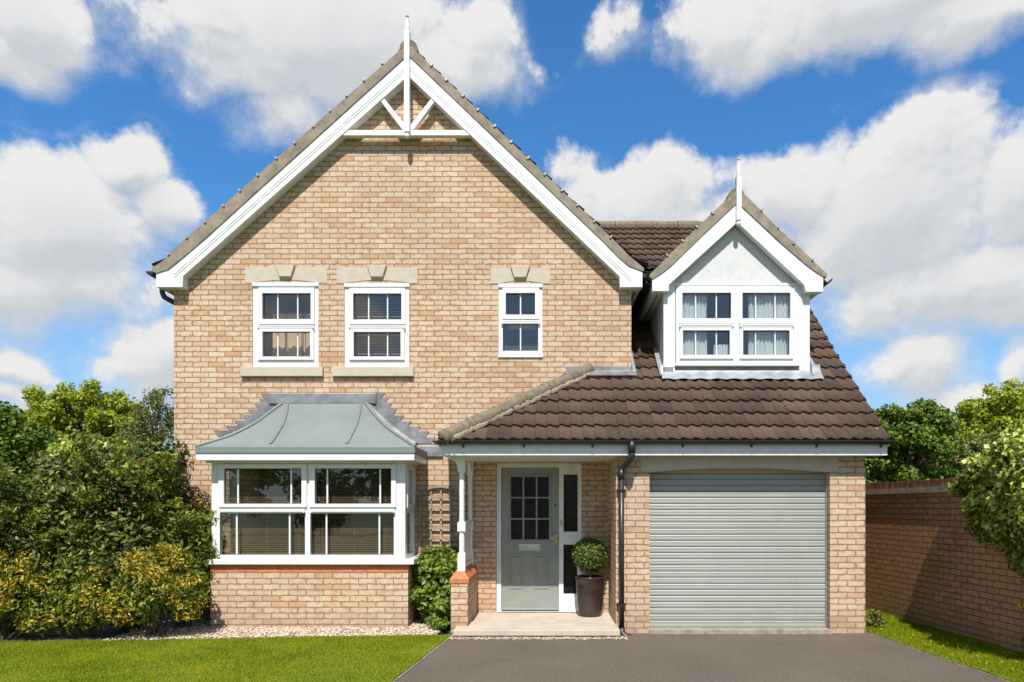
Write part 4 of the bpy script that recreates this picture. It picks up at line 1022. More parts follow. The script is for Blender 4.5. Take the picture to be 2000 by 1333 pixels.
for o_, h_ in (((1325, 566.5, 1433, 634), pn[0]), ((1441.5, 566.5, 1549.5, 634), pn[1]), ((1326.5, 640.5, 1431, 702.5), pn[2]), ((1442.5, 640.5, 1547.5, 702.5), pn[3])):
    wpart('sash', fr, *o_, SDm, yq - .022, yq + .042, [h_]); shadow_ring(fr, h_, SDm, yq + .006)
for a, b, c, d in pn:
    MB().box(X(a, SDm) - .004, X(c, SDm) + .004, yq + .022, yq + .028, Z(d, SDm) - .004, Z(b, SDm) + .004).build('pane', M['glass'], fr)
for a in (1358, 1398.5, 1475, 1513):
    for b, c in ((574.5, 624), (647.5, 695)):
        MB().box(X(a, SDm) - .009, X(a, SDm) + .009, yq + .012, yq + .021, Z(c, SDm) - .004, Z(b, SDm) + .004).build('glazing_bar', M['upvc'], fr, bev=.002)
for x0, x1 in ((1325, 1432), (1442, 1549)):
    mb = MB().box(X(x0, SDm), X(x1, SDm), yq - .040, yq - .0225, Z(638.3, SDm), Z(635.3, SDm))
    for q in (x0, x1 - 4): mb.box(X(q, SDm), X(q + 4, SDm), yq - .040, yq - .0225, Z(641, SDm), Z(638.3, SDm))
    mb.build('transom_ledge', M['upvc'], fr, bev=.002)
MB().box(X(1317, SDm), X(1560, SDm), YD - .075, YD + .02, Z(717, SDm), Z(712, SDm)).build('window_cill', M['upvc'], dorm, bev=.004)
# lead apron and soakers
yl = YD - .13; zl_ = roofz(yl) + .05
mb = MB(); n = 60; rws = []
for y, dz in ((yl - .03, -.005), (yl + .05, .012), (YD - .02, .03), (YD - .012, .10)):
    rws.append([(X(1290, SDm) + (X(1601, SDm) - X(1290, SDm)) * i / n, y, roofz(min(y, YD)) + .052 + dz + (.007 * math.sin(i * 1.0) if y < yl + .06 else 0)) for i in range(n + 1)])
mb.grid(rws); mb.build('lead_apron', M['lead_pale'], dorm, smooth=True)
def sk(x, side, y0, y1, wd, up):
    mb = MB(); x2 = x + side * wd
    mb.grid([[(x2, y, roofz(y) + .06), (x, y, roofz(y) + .065), (x, y, roofz(y) + up)] for y in (y0, y1)]); return mb.build('lead_soaker', M['lead_pale'], dorm)
sk(DX0 - .004, -1, YD - .10, YD + .55, .06, .16); sk(DX1 + .004, 1, YD - .11, YD + .6, .14, .20)
MB().box(DX0 - .012, DX0 + .13, YD - .05, YD - .0015, Z(736, SDm), Z(719, SDm)).build('lead_flashing', M['lead'], dorm)
MB().box(X(1318, SDm), X(1559, SDm), YD - .006, YD - .001, Z(732, SDm), Z(716, SDm)).build('dark_gap_board', M['black'], dorm)  # black board stands in for the shaded gap below the cill
# roof: two slopes with a kicked foot, verge mortar, bargeboards
eL, eR = 1269, 1614.5
apx, apz = X(1440, S2), Z(376, S2)
for sg, pe, pyx in ((-1, 1286, 519.6), (1, 1588, 512)):
    xe, ze = X(pe, S2), Z(pyx, S2); sl = (apz - ze) / abs(xe - apx)
    cu = Vector((-sg, 0, sl)).normalized(); ln_ = math.hypot(xe - apx, apz - ze); dep = DTOP + .3 - YD2
    o_ = Vector((xe, YD2 if sg > 0 else YD2 + dep, ze - .055))
    bm = roof_field(tiles(dep, ln_, PT, GA, cols_per=5, seed=30 + sg), o_, (0, sg, 0), cu, [((apx, 0, 0), (-sg, 0, 0)), ((0, YD2 + .02, 0), (0, -1, 0)), ((0, YE, ZE - .12), (0, TG, -1))])
    fo = Vector((sg, 0, -.85)).normalized()
    bm2 = roof_field(tiles(dep, .18, PT, .18, cols_per=5, seed=40 + sg), o_ + fo * .17, (0, sg, 0), -fo, [((0, YD2 + .02, 0), (0, -1, 0)), ((0, YE, ZE - .12), (0, TG, -1))])
    me = bpy.data.meshes.new('tmp'); bm2.to_mesh(me); bm.from_mesh(me); bpy.data.meshes.remove(me)
    mb = MB(); mb.bm.free(); mb.bm = bm; mb.build('dormer_roof', M['tile'], dorm, keepuv=True, normals=False)
mb = MB(); y = YD2 + .03
while y < DTOP - .2: mb.tube([(apx, y, apz - .045), (apx, y + .44, apz - .04)], [.115, .118], 16); y += .45
mb.build('ridge_tiles', M['hip'], dorm)
MB().prism(outl([(1440, 372), (1440, 396), (1361.6, 470), (1311, 519.6), (1290, 536), (1274, 545.5), (1268, 541), (1269, 537), (1284, 522), (1300, 505), (1361.6, 444.5), (1424.6, 385)], S2), YD2 - .015, YD2 + .13).build('verge_mortar', M['verge'], dorm)
MB().prism(outl([(1440, 372), (1459, 385), (1516, 444), (1556, 480), (1588, 510.5), (1602, 525), (1615, 537), (1614, 542), (1608, 541), (1592, 531), (1572, 516), (1520, 471), (1440, 396)], S2), YD2 - .015, YD2 + .13).build('verge_mortar', M['verge'], dorm)
MB().prism(outl([(1440, 396), (1440, 434), (1306.5, 556), (1306.5, 568.5), (1274, 568.5), (1274, 545.5), (1290, 536), (1311, 519.6), (1361.6, 470)], S2), YD2, YD - .024).build('bargeboard', M['white'], dorm)
MB().prism(outl([(1440, 396), (1520, 471), (1572, 516), (1592, 531), (1608, 541), (1607.5, 570), (1574.5, 570), (1570.5, 556), (1440, 434)], S2), YD2, YD - .024).build('bargeboard', M['white'], dorm)
lathe_sq(dorm, 1441, S2, YD2 - .035, (348, 433, 439.5, 312), .066, 'finial')
def clip_d(px, py, dirx):
    c = Vector((X(px, S2), YD2 - .02, Z(py, S2))); t = Vector((dirx, 0, .95)).normalized(); n = Vector((-t.z, 0, t.x)) * (1 if dirx > 0 else -1)
    mb = MB(); mb.hexa([c + t * a + n * b + Vector((0, d, 0)) for b in (-.012, .026) for d in (-.012, .05) for a in (-.012, .012)]); mb.build('verge_clip', M['lead_pale'], dorm)
for q in ((1392, 418), (1361, 445), (1333, 472), (1303, 500)): clip_d(*q, 1)
for q in ((1487, 412), (1520, 446), (1549, 477), (1586, 509)): clip_d(*q, -1)
for x0, x1 in ((X(1276, S2), DX0 - .002), (DX1 + .002, X(1606, S2))):
    MB().box(x0, x1, YD + .0, 11.6, Z(569, S2), Z(545, S2)).build('soffit', M['white'], dorm)
    xm = (x0 + x1) / 2; MB().box(xm - .007, xm + .007, YD + .04, 11.4, Z(569, S2) - .003, Z(569, S2) + .01).build('soffit_vent', M['black'], dorm)
def gut_d(x, z):
    r = .06; rows = []
    for y in (YD2 + .02, 11.6):
        rows.append([(x + r * math.cos(a), y, z + r * math.sin(a)) for a in [math.pi + math.pi * k / 10 for k in range(11)]] + [(x + (r - .006) * math.cos(a), y, z + (r - .006) * math.sin(a)) for a in [2 * math.pi - math.pi * k / 10 for k in range(11)]])
    mb = MB(); mb.grid(rows)
    for r_ in rows: mb.f([mb.v(p) for p in r_])
    mb.build('gutter', M['black'], dorm)
gut_d(X(1619, S2), Z(543, S2)); gut_d(X(1268, S2) + .02, Z(546, S2))  # left gutter added against the main one to keep sun out of the slot

# ------------------------------------------------------------------ blinds and curtains (things of their own)
def blind(label, x0, x1, z0, z1, y, pitch, depth, tilt, mat, cords=2, group=None):
    mb = MB(); z = z0 + .01
    c, s_ = math.cos(tilt) * depth / 2, math.sin(tilt) * depth / 2
    while z < z1 - .03:
        mb.hexa([(x, y + b * c, z + b * s_ + d) for d in (0, .0014) for b in (-1, 1) for x in (x0, x1)]); z += pitch
    o = empty('venetian_blind', ((x0 + x1) / 2, y, z0)); tag(o, label, 'blind', group)
    mb.build('slats', M[mat], o)
    MB().box(x0, x1, y - .02, y + .02, z1 - .03, z1).build('head_rail', M[mat], o)
    for k in range(cords):
        x = x0 + (x1 - x0) * (.12 + .76 * k / max(1, cords - 1)); MB().box(x - .0015, x + .0015, y - depth / 2 - .002, y - depth / 2, z0, z1).build('cord', M[mat], o)
    MB().box(x0, x1, y - .013, y + .013, z0 - .015, z0).build('bottom_rail', M[mat], o)
zb0, zb1 = Z(1083, sw) - .0, Z(911, sw)
blind('brown slatted blind behind the left half of the ground floor bay window', X(432, sw), X(597, sw), zb0, zb1, yb + .13, .0262, .025, .24, 'slat', 3)
blind('brown slatted blind behind the right half of the ground floor bay window', X(606, sw), X(768, sw), zb0, zb1, yb + .13, .0262, .025, .24, 'slat', 3)
blind('pale grey slatted blind in the middle upstairs window, above the bay', X(680, SM), X(795, SM), Z(703, SM), Z(560, SM), YM + .19, .038, .036, .5, 'slat_grey', 2)
blind('dark slatted blind in the narrow upstairs window without a stone sill', X(978, SM), X(1056, SM), Z(690, SM), Z(560, SM), YM + .19, .026, .025, .55, 'slat_dark', 2)
# folded tan shade in the left upstairs window
mb = MB(); rws = []
for i in range(41):
    x = X(516, SM) + (X(606, SM) - X(516, SM)) * i / 40; rws.append([(x, YM + .30 + .012 * math.sin(i * .9) + (.05 if i in (12, 13, 27, 28) else 0), z) for z in (Z(703, SM), Z(650, SM), Z(601, SM))])
o = mb.grid(rws).build('window_shade', M['fabric']); tag(o, 'tan fabric shade half drawn in the upstairs window nearest the left corner', 'window shade')
def curtain(label, x0, x1, z0, z1, y, n, ph):
    mb = MB(); rws = []
    for i in range(n * 10 + 1):
        t = i / (n * 10); rws.append([(x0 + (x1 - x0) * t + .006 * math.sin(i * .5 + zz * 5), y + .013 * math.sin(i * .628 + ph + .3 * math.sin(zz * 4)) + .005 * math.sin(i * .21), zz) for zz in np.linspace(z0, z1, 6)])
    o = mb.grid(rws).build('curtain', M['curtain'], smooth=True); tag(o, label, 'curtain', 'curtains in the dormer window')
curtain('pale blue curtain gathered at the left edge of the dormer window', X(1329, SDm), X(1382, SDm), Z(699, SDm), Z(566, SDm), YD + .046, 8, .3)
curtain('pale blue curtain drawn across the right half of the dormer window', X(1464, SDm), X(1546, SDm), Z(699, SDm), Z(566, SDm), YD + .046, 11, 1.2)
curtain('short pale curtain low in the middle of the dormer window', X(1396, SDm), X(1430, SDm), Z(699, SDm), Z(672, SDm), YD + .05, 4, 2.2)

# ------------------------------------------------------------------ trellis
ST = F / (YM - .04); tr = empty('garden_trellis', (X(858, ST), YM - .03, 0)); tag(tr, 'weathered wooden arch top trellis fixed to the wall between bay and porch', 'trellis')
xl, xr, zb_, zs_ = X(818, ST), X(902, ST), .35, Z(972, ST)
def slat(mb, x0, x1, z0, z1, y0=YM - .045, y1=YM - .025): return mb.box(x0, x1, y0, y1, z0, z1)
for x in (xl, xr - .035): slat(MB(), x, x + .035, zb_, zs_ + .03, YM - .06, YM - .02).build('upright', M['trelwood'], tr, bev=.002)
for px in (841.5, 861, 880): slat(MB(), X(px, ST) - .013, X(px, ST) + .013, zb_, Z(951 + abs(px - 861) * .25, ST), YM - .036, YM - .02).build('batten', M['trelwood'], tr)
for py in (973, 993, 1012.5, 1032.5, 1053, 1072.5, 1093, 1113): slat(MB(), xl + .034, xr - .034, Z(py + 1.9, ST), Z(py - 1.9, ST), YM - .052, YM - .0365).build('cross_rail', M['trelwood'], tr)
cx, rx, rz = (xl + xr) / 2, (xr - xl) / 2, Z(948, ST) - zs_
ao = [(cx - rx * math.cos(a), zs_ + rz * math.sin(a)) for a in [math.pi * k / 16 for k in range(17)]]; ai = [(cx - (rx - .035) * math.cos(a), zs_ + (rz - .035) * math.sin(a)) for a in [math.pi * k / 16 for k in range(17)]]
mb = MB()
for i in range(16): mb.prism([ao[i], ao[i + 1], ai[i + 1], ai[i]], YM - .061, YM - .021)
mb.build('arch', M['trelwood'], tr)

# ------------------------------------------------------------------ potted box ball
pc = Vector((X(1151.5, 143), 9.41, zs))
pt = empty('potted_topiary', pc); tag(pt, 'clipped ball shaped bush in a tall dark glazed pot on the porch step', 'potted plant')
mb = MB(); H = .54
prof = [(.150, 0), (.158, .02), (.172, .15), (.184, .30), (.190, .42), (.192, .48), (.200, .50), (.203, .53), (.197, H), (.178, H - .005), (.17, H - .05)]
mb.lathe(pc, prof, 40); mb.build('pot', M['pot'], pt, smooth=True)
MB().lathe(pc + Vector((0, 0, H - .06)), [(.169, 0), (.12, .01), (.02, .015)], 24).build('soil', M['soil'], pt)
zc = Z(1084, 143.4); 
mb = MB().tube([pc + Vector((0, 0, H - .06)), pc + Vector((.012, -.01, H + .04)), pc + Vector((-.004, 0, H + .10)), Vector((pc.x, pc.y, zc))], [.016, .013, .014, .012], 10)
for k in range(5): mb.tube([pc + Vector((0, 0, H + .08)), pc + Vector((.1 * math.cos(k * 1.3), .1 * math.sin(k * 1.3), H + .2))], [.008, .005], 6)
mb.build('trunk', M['hip'], pt, smooth=True)
foliage('crown', [(pc.x, pc.y, zc, .235, .235, .225)], 5200, .032, .020, M['l_box'], pt, up=.15, rnd=.9, shell=.35, gap=.12, gs=26)
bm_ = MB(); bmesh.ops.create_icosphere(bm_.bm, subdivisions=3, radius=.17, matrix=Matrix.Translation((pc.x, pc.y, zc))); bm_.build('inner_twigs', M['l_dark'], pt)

# ------------------------------------------------------------------ garden wall on the right
wd0, wdir = Vector((X(1690, 128), F / 128, 0)), Vector((.075, -1, 0)).normalized()
wA, wB = wd0 - wdir * 6.5, wd0 + wdir * 8.5
wn_ = Vector((wdir.y, -wdir.x, 0)); wn_ = -wn_ if wn_.x < 0 else wn_          # away from the garden, to the right
HW = Z(945, 128) - .095
def slab_along(mb, a, b, n0, n1, z0, z1): 
    return mb.hexa([q + wn_ * n_ + Vector((0, 0, z)) for z in (z0, z1) for q in (a, b) for n_ in (n0, n1)])
gw = empty('garden_wall', (wd0.x, wd0.y, 0)); tag(gw, 'shaded brown brick garden wall with red brick coping right of the garage', 'garden wall')
mb = slab_along(MB(), wA, wB, 0, .215, -.1, HW - .075)
bmesh.ops.recalc_face_normals(mb.bm, faces=mb.bm.faces[:]); L = mb.bm.loops.layers.uv.verify()
for f in mb.bm.faces:
    for l in f.loops: l[L].uv = ((l.vert.co - wA).dot(wdir), l.vert.co.z if abs(f.normal.z) < .5 else (l.vert.co - wA).dot(wn_))
mb.build('wall_body', M['brick_red'], gw, keepuv=True)
slab_along(MB(), wA, wB, -.035, .25, HW - .075, HW - .001).build('oversail_course', M['concrete'], gw)
mb = MB(); t = 0.; i = 0; ln_ = (wB - wA).length; rg = random.Random(8)
while t < ln_ - .07:
    a = wA + wdir * t; b = wA + wdir * (t + .066); dz = rg.uniform(-.004, .004)
    slab_along(mb, a, b, -.012 + rg.uniform(-.004, .004), .226, HW, HW + .095 + dz); t += .074
slab_along(mb, wA + wdir * .01, wB - wdir * .1, -.004, .215, HW + .001, HW + .083)
mb.build('coping', M['coping'], gw)

# ------------------------------------------------------------------ distant lamp
lp = empty('street_lamp', (X(1971, 62), F / 62, 0)); tag(lp, 'white lamp head on a thin post just showing above the climber', 'street lamp')
lx, ly, lz = X(1976, 62), F / 62, Z(876, 62)
MB().tube([(lx + .05, ly, 0), (lx + .05, ly, lz - .1)], [.05, .035], 10).build('post', M['black'], lp)
mb = MB(); mb.lathe((0, 0, 0), [(.01, .09), (.10, .085), (.16, .05), (.18, 0), (.15, -.03), (.05, -.045)], 16)
bmesh.ops.scale(mb.bm, vec=(1.0, .7, 1.0), verts=mb.bm.verts[:]); bmesh.ops.translate(mb.bm, vec=(lx - .03, ly, lz), verts=mb.bm.verts[:]); mb.build('lamp_head', M['lampwhite'], lp, smooth=True)

# ------------------------------------------------------------------ plants
def B(px, py, y, rx, rz, ry=None): # blob by where it stands and its distance y; radii in metres
    s = F / y; return (X(px, s), y, Z(py, s), rx, ry or rx * .8, rz)
def stems(name, parent, base, blobs, r0, mat='bark', k=1.0, jig=.12, seed=1, every=1):
    g_ = random.Random(seed); mb = MB()
    for b in blobs[::every]:
        e = Vector(b[:3]); s0 = Vector(base) + Vector((g_.uniform(-jig, jig), g_.uniform(-jig, jig), 0)); m1 = s0.lerp(e, .45) + Vector((g_.uniform(-jig, jig), g_.uniform(-jig, jig), (e.z - s0.z) * .12))
        q = [s0, s0.lerp(m1, .6), m1, m1.lerp(e, .6), e]; mb.tube(q, [r0, r0 * .8, r0 * .6, r0 * .4, r0 * .18], 6)
    return mb.build(name, M[mat], parent)
def shrub(kind, label, base, blobs, n, L, Wd, mat, cat='shrub', sub=7, rs=.24, group=None, up=.35, rstem=.014, extra=(), gap=.35, shell=.5, droop=.2, core=True):
    o = empty(kind, (base[0], base[1], 0)); tag(o, label, cat, group); allb = []
    for i, b in enumerate(blobs):
        allb += [tuple(b)] + clumps(b[:3], b[3:6], sub, rs, seed=i * 13 + int(abs(base[0]) * 10))
    stems('stem', o, (base[0], base[1], 0), [q for q in allb], rstem, seed=3, every=3)
    foliage('foliage', allb, n, L, Wd, M[mat], o, up=up, gap=gap, shell=shell, droop=droop)
    for (nm, bl, nn, l_, w_, m_, u_) in extra: foliage(nm, bl, nn, l_, w_, M[m_], o, up=u_, gap=.6, shell=.7, gs=17., rnd=1.2)
    return o
# dark flowering shrub against the house corner
vb = [B(235, 985, 8.9, .62, .48), B(150, 1030, 8.75, .55, .5), B(300, 1000, 9.15, .42, .60), B(255, 1085, 8.75, .7, .5), B(210, 925, 9.15, .36, .24), B(312, 915, 9.45, .28, .30), B(130, 965, 9.0, .36, .28)]
shrub('viburnum_shrub', 'tall dark green shrub with russet flower buds beside the house corner', (-5.35, 8.9), vb, 17000, .08, .04, 'l_dark', sub=9, rs=.24, gap=.5,
      extra=[('flower_buds', clumps((-5.4, 8.6, 1.75), (.85, .42, .68), 70, .04, 5, -.7), 1500, .022, .015, 'l_red', .3), ('bright_shoots', clumps((-5.4, 8.6, 1.6), (.95, .5, .85), 34, .17, 6, -.7), 4200, .07, .034, 'l_mid', .4)])
lb = [B(20, 1015, 8.8, .6, .5), B(70, 1065, 8.6, .5, .55), B(-60, 1020, 8.9, .8, .75), B(-200, 1040, 9.0, .8, .8), B(-190, 1130, 8.7, .7, .6), B(60, 1130, 8.55, .5, .5), B(-40, 1150, 8.5, .6, .6)]
shrub('laurel_shrub', 'big mid green shrub at the left edge of the garden bed', (-6.8, 8.8), lb, 20000, .08, .034, 'l_dark', sub=9, rs=.25, gap=.5,
      extra=[('bright_shoots', clumps((-6.7, 8.35, 1.3), (.8, .4, .75), 20, .16, 9, -.9), 4200, .075, .026, 'l_mid', .5)])
mb_ = [B(385, 1045, 9.1, .26, .50), B(345, 1060, 8.9, .36, .42), B(330, 1140, 8.75, .4, .4), B(395, 1130, 9.0, .2, .34)]
shrub('privet_shrub', 'glossy green shrub growing against the left end of the bay window', (-4.75, 9.0), mb_, 9000, .07, .03, 'l_mid', sub=8, rs=.17, gap=.42, extra=[('sprigs', [B(380, 990, 9.3, .22, .26)], 800, .06, .03, 'l_red', .4)])
gb = [B(285, 1165, 8.3, .52, .36), B(215, 1180, 8.25, .36, .30), B(360, 1165, 8.45, .30, .30), B(320, 1110, 8.55, .42, .3)]
shrub('euonymus_shrub', 'low shrub with golden variegated leaves beside the bay window base', (-4.8, 8.4), gb, 6500, .07, .030, 'l_mid', sub=8, rs=.15, gap=.4,
      extra=[('golden_leaves', clumps((X(285, 162), 8.15, .62), (.80, .30, .44), 40, .13, 12, -.8, .6) + clumps((X(355, 158), 8.35, .85), (.28, .2, .5), 12, .10, 3, -.6), 4200, .050, .020, 'l_gold', .35)], up=.5)
gb2 = [B(30, 1170, 8.2, .5, .36), B(95, 1200, 8.2, .34, .26), B(-40, 1150, 8.3, .5, .45)]
shrub('euonymus_shrub', 'low golden variegated shrub at the far left front of the bed', (-6.4, 8.2), gb2, 6000, .07, .030, 'l_mid', sub=8, rs=.15, gap=.4,
      extra=[('golden_leaves', clumps((X(25, 164), 8.05, .60), (.66, .30, .46), 30, .13, 17, -.8, .6) + clumps((X(100, 164), 8.1, .28), (.3, .15, .15), 8, .10, 8, -.5), 3200, .050, .020, 'l_gold', .35)], up=.5)
lw = [B(150, 1195, 8.25, .36, .26), B(180, 1150, 8.4, .36, .36), B(130, 1120, 8.45, .35, .35)]
shrub('bedding_shrub', 'plain dark green shrub between the two golden shrubs', (-5.6, 8.35), lw, 6000, .075, .036, 'l_mid', sub=7, rs=.17)
# hedge beside the house
hb = [B(120 + k * 48, 932 - 14 * math.sin(k * 1.2) - k * 3, 10.6 + .1 * k, .42, .42) for k in range(5)] + [B(100 + k * 50, 960, 10.6, .5, .6) for k in range(5)]
shrub('flowering_hedge', 'pale yellow green hedge rising behind the dark shrub beside the house', (-6.6, 10.7), hb, 16000, .075, .04, 'l_olive', cat='hedge', sub=6, rs=.24,
      extra=[('pale_tips', clumps((X(225, 128), 10.35, Z(885, 128)), (.95, .3, .10), 22, .12, 31, -.2), 4000, .055, .032, 'l_cream', .7)])
# little rose by the trellis
rb_ = [B(845, 1120, 9.25, .22, .24), B(870, 1150, 9.1, .20, .24), B(835, 1170, 9.15, .20, .25), B(868, 1195, 8.95, .17, .17), B(855, 1085, 9.4, .22, .14), B(828, 1120, 9.3, .16, .22), B(875, 1110, 9.2, .15, .2)]
shrub('rose_bush', 'small bright green leafy bush below the wooden trellis', (X(855, 147), 9.25), rb_, 3600, .075, .055, 'l_rose', sub=6, rs=.11, rstem=.007, gap=.3,
      extra=[('red_shoots', [B(850, 1080, 9.35, .24, .10)], 220, .045, .016, 'l_red', .5)])
cb = [B(860, 1222, 8.75, .12, .06), B(848, 1215, 8.85, .1, .08)]
shrub('ground_plant', 'tiny bright green plant on the gravel beside the porch pier', (cb[0][0], 8.78), cb, 420, .05, .035, 'l_rose', cat='plant', sub=4, rs=.06, rstem=.004)
kb = [B(1706, 1212, 9.0, .10, .14), B(1716, 1222, 9.0, .09, .09)]
shrub('corner_plant', 'small scruffy plant at the foot of the garage corner', (kb[0][0], 9.0), kb, 650, .05, .022, 'l_olive', cat='plant', sub=5, rs=.07, rstem=.004)
# climber over the wall
cl = []
for px, py, y, rx, rz in ((1905, 930, 8.5, .26, .20), (1960, 912, 8.2, .40, .32), (2015, 900, 8.0, .5, .45), (1925, 985, 8.35, .32, .32), (1985, 985, 7.9, .42, .42), (1962, 1035, 8.05, .28, .30), (2012, 1095, 7.8, .22, .30), (2034, 1190, 7.55, .16, .36), (1905, 990, 8.5, .22, .30), (2040, 1060, 7.7, .42, .5), (2060, 1180, 7.45, .34, .5), (2034, 1130, 7.65, .17, .32), (2036, 1255, 7.3, .17, .22), (1872, 942, 8.75, .14, .09), (1940, 1020, 8.15, .24, .28), (1905, 1030, 8.45, .15, .18), (2090, 950, 7.6, .7, .7)):
    y = 5.52 / ((px - VX) / F + .075) - .06; cl.append(B(px + 22, py + 8, y, rx * .92, rz * .92))
top = [b for b in cl if b[2] > 1.35]  # upper part gets paler variegated leaves: sunlight put into leaf colour
shrub('climbing_plant', 'dense ivy like climber with pale yellow edged leaves tumbling over the garden wall', (5.5, 7.2), cl, 26000, .062, .044, 'l_mid', cat='climber', sub=9, rs=.13, gap=.3, up=.2, extra=[
    ('pale_sunlit_leaves', [(b[0] - .06, b[1] - .10, b[2] + .06, b[3], b[4], b[5]) for b in top] + [q for i, b in enumerate(top) for q in clumps((b[0] - .03, b[1] - .1, b[2] + .08), (b[3], b[4], b[5]), 7, .11, 60 + i, -.3)], 17000, .062, .045, 'l_cream', .6),
    ('lower_leaves', [b for b in cl if b[2] <= 1.35], 900, .055, .04, 'l_cream', .4)])

# ------------------------------------------------------------------ trees
def tree(kind, label, base, crown, n, L, Wd, mat, r0, group, k=40, rs=.5, gap=.4, up=.3, shell=.9, top=-.5, seed=1, limbs=1.0):
    """crown: list of ellipsoids; sub-clumps on limbs"""
    o = empty(kind, base); tag(o, label, 'tree', group)
    cl = []
    tot = sum(c[3] * c[5] for c in crown)
    for i, c in enumerate(crown): cl += clumps(c[:3], c[3:6], max(4, int(k * c[3] * c[5] / tot)), rs, seed=seed * 31 + i, top=top, jitter=.4)
    g_ = random.Random(seed); mb = MB(); b = Vector(base)
    zt_ = min(c[2] for c in cl); cen = Vector((sum(c[0] for c in cl) / len(cl), sum(c[1] for c in cl) / len(cl), zt_))
    fork = Vector((b.x * .6 + cen.x * .4, b.y, max(.4, zt_ - .3)))
    mb.tube([b + Vector((0, 0, -.1)), b.lerp(fork, .5) + Vector((.05, 0, 0)), fork], [r0 * 1.25, r0, r0 * .85], 10)
    for c in cl:
        e = Vector(c[:3]); m1 = fork.lerp(e, .5) + Vector((g_.uniform(-.15, .15), g_.uniform(-.15, .15), (e.z - fork.z) * .1))
        mb.tube([fork, fork.lerp(m1, .5), m1, m1.lerp(e, .5), e], [r0 * .55 * limbs, r0 * .38 * limbs, r0 * .26 * limbs, r0 * .15 * limbs, r0 * .06], 6)
    mb.build('trunk', M['bark'], o)
    foliage('crown', cl, n, L, Wd, M[mat], o, up=up, gap=gap, shell=shell, gs=5.)
    return o
T = lambda px, py, y, wpx, hpx, ry=None: (X(px, F / y), y, Z(py, F / y), wpx * y / F, (ry or wpx) * y / F, hpx * y / F)
gL = 'trees behind the house'
tree('lime_tree', 'broad round yellow green tree beyond the left hedge', (X(160, F / 22), 22, 0), [T(158, 812, 22, 100, 66), T(150, 850, 22, 110, 60), T(160, 885, 22, 110, 50), T(85, 850, 22, 45, 40), T(230, 835, 22, 50, 55)], 36000, .125, .075, 'l_lime', .2, gL, k=240, rs=.26, gap=.42, seed=2)
tree('bare_tree', 'thin sparsely leaved twiggy tree between the round tree and the house', (X(298, F / 20), 20, 0), [T(295, 812, 20, 44, 62), T(322, 800, 20, 28, 50), T(270, 830, 20, 30, 50), T(310, 850, 20, 50, 50)], 3800, .085, .045, 'l_olive', .06, gL, k=150, rs=.20, gap=.2, seed=3, limbs=.6, top=-1, shell=1.2)
tree('dark_tree', 'dark green tree cut off by the left edge of the picture', (X(-10, F / 15), 15, 0), [T(5, 830, 15, 38, 48), T(-20, 900, 15, 70, 70), T(35, 880, 15, 40, 50)], 15000, .11, .065, 'l_tree', .14, gL, k=46, rs=.30, gap=.4, seed=4)
tree('hedge_tree', 'low olive green bushy tree under the round left tree', (X(110, F / 18), 18, 0), [T(100, 902, 18, 80, 34), T(210, 902, 18, 80, 32), T(280, 905, 18, 60, 34), T(150, 930, 18, 120, 50), T(290, 930, 18, 60, 50)], 19000, .115, .065, 'l_olive', .1, gL, k=70, rs=.34, gap=.35, seed=5)
tree('dense_tree', 'dense mid green tree rising behind the right garden wall', (X(1790, F / 16), 16, 0), [T(1785, 870, 16, 75, 60), T(1745, 840, 16, 32, 60), T(1800, 830, 16, 40, 50), T(1840, 880, 16, 40, 50), T(1700, 890, 16, 40, 50), T(1705, 925, 16, 60, 46), T(1690, 900, 16, 30, 50), T(1750, 945, 16, 70, 36), T(1830, 945, 16, 60, 36)], 24000, .115, .065, 'l_tree', .15, gL, k=70, rs=.30, gap=.4, seed=6)
tree('lime_tree', 'broad yellow green tree behind the climber at the right edge', (X(1965, F / 22), 22, 0), [T(1960, 825, 22, 88, 70), T(2040, 840, 22, 90, 80), T(1900, 850, 22, 36, 40)], 36000, .125, .075, 'l_lime', .2, gL, k=240, rs=.26, gap=.42, seed=7)
tree('hedge_tree', 'low olive green bushy tree between the two right hand trees', (X(1880, F / 18), 18, 0), [T(1880, 900, 18, 60, 36), T(1960, 900, 18, 80, 40)], 15000, .115, .065, 'l_olive', .1, gL, k=46, rs=.34, gap=.35, seed=8)

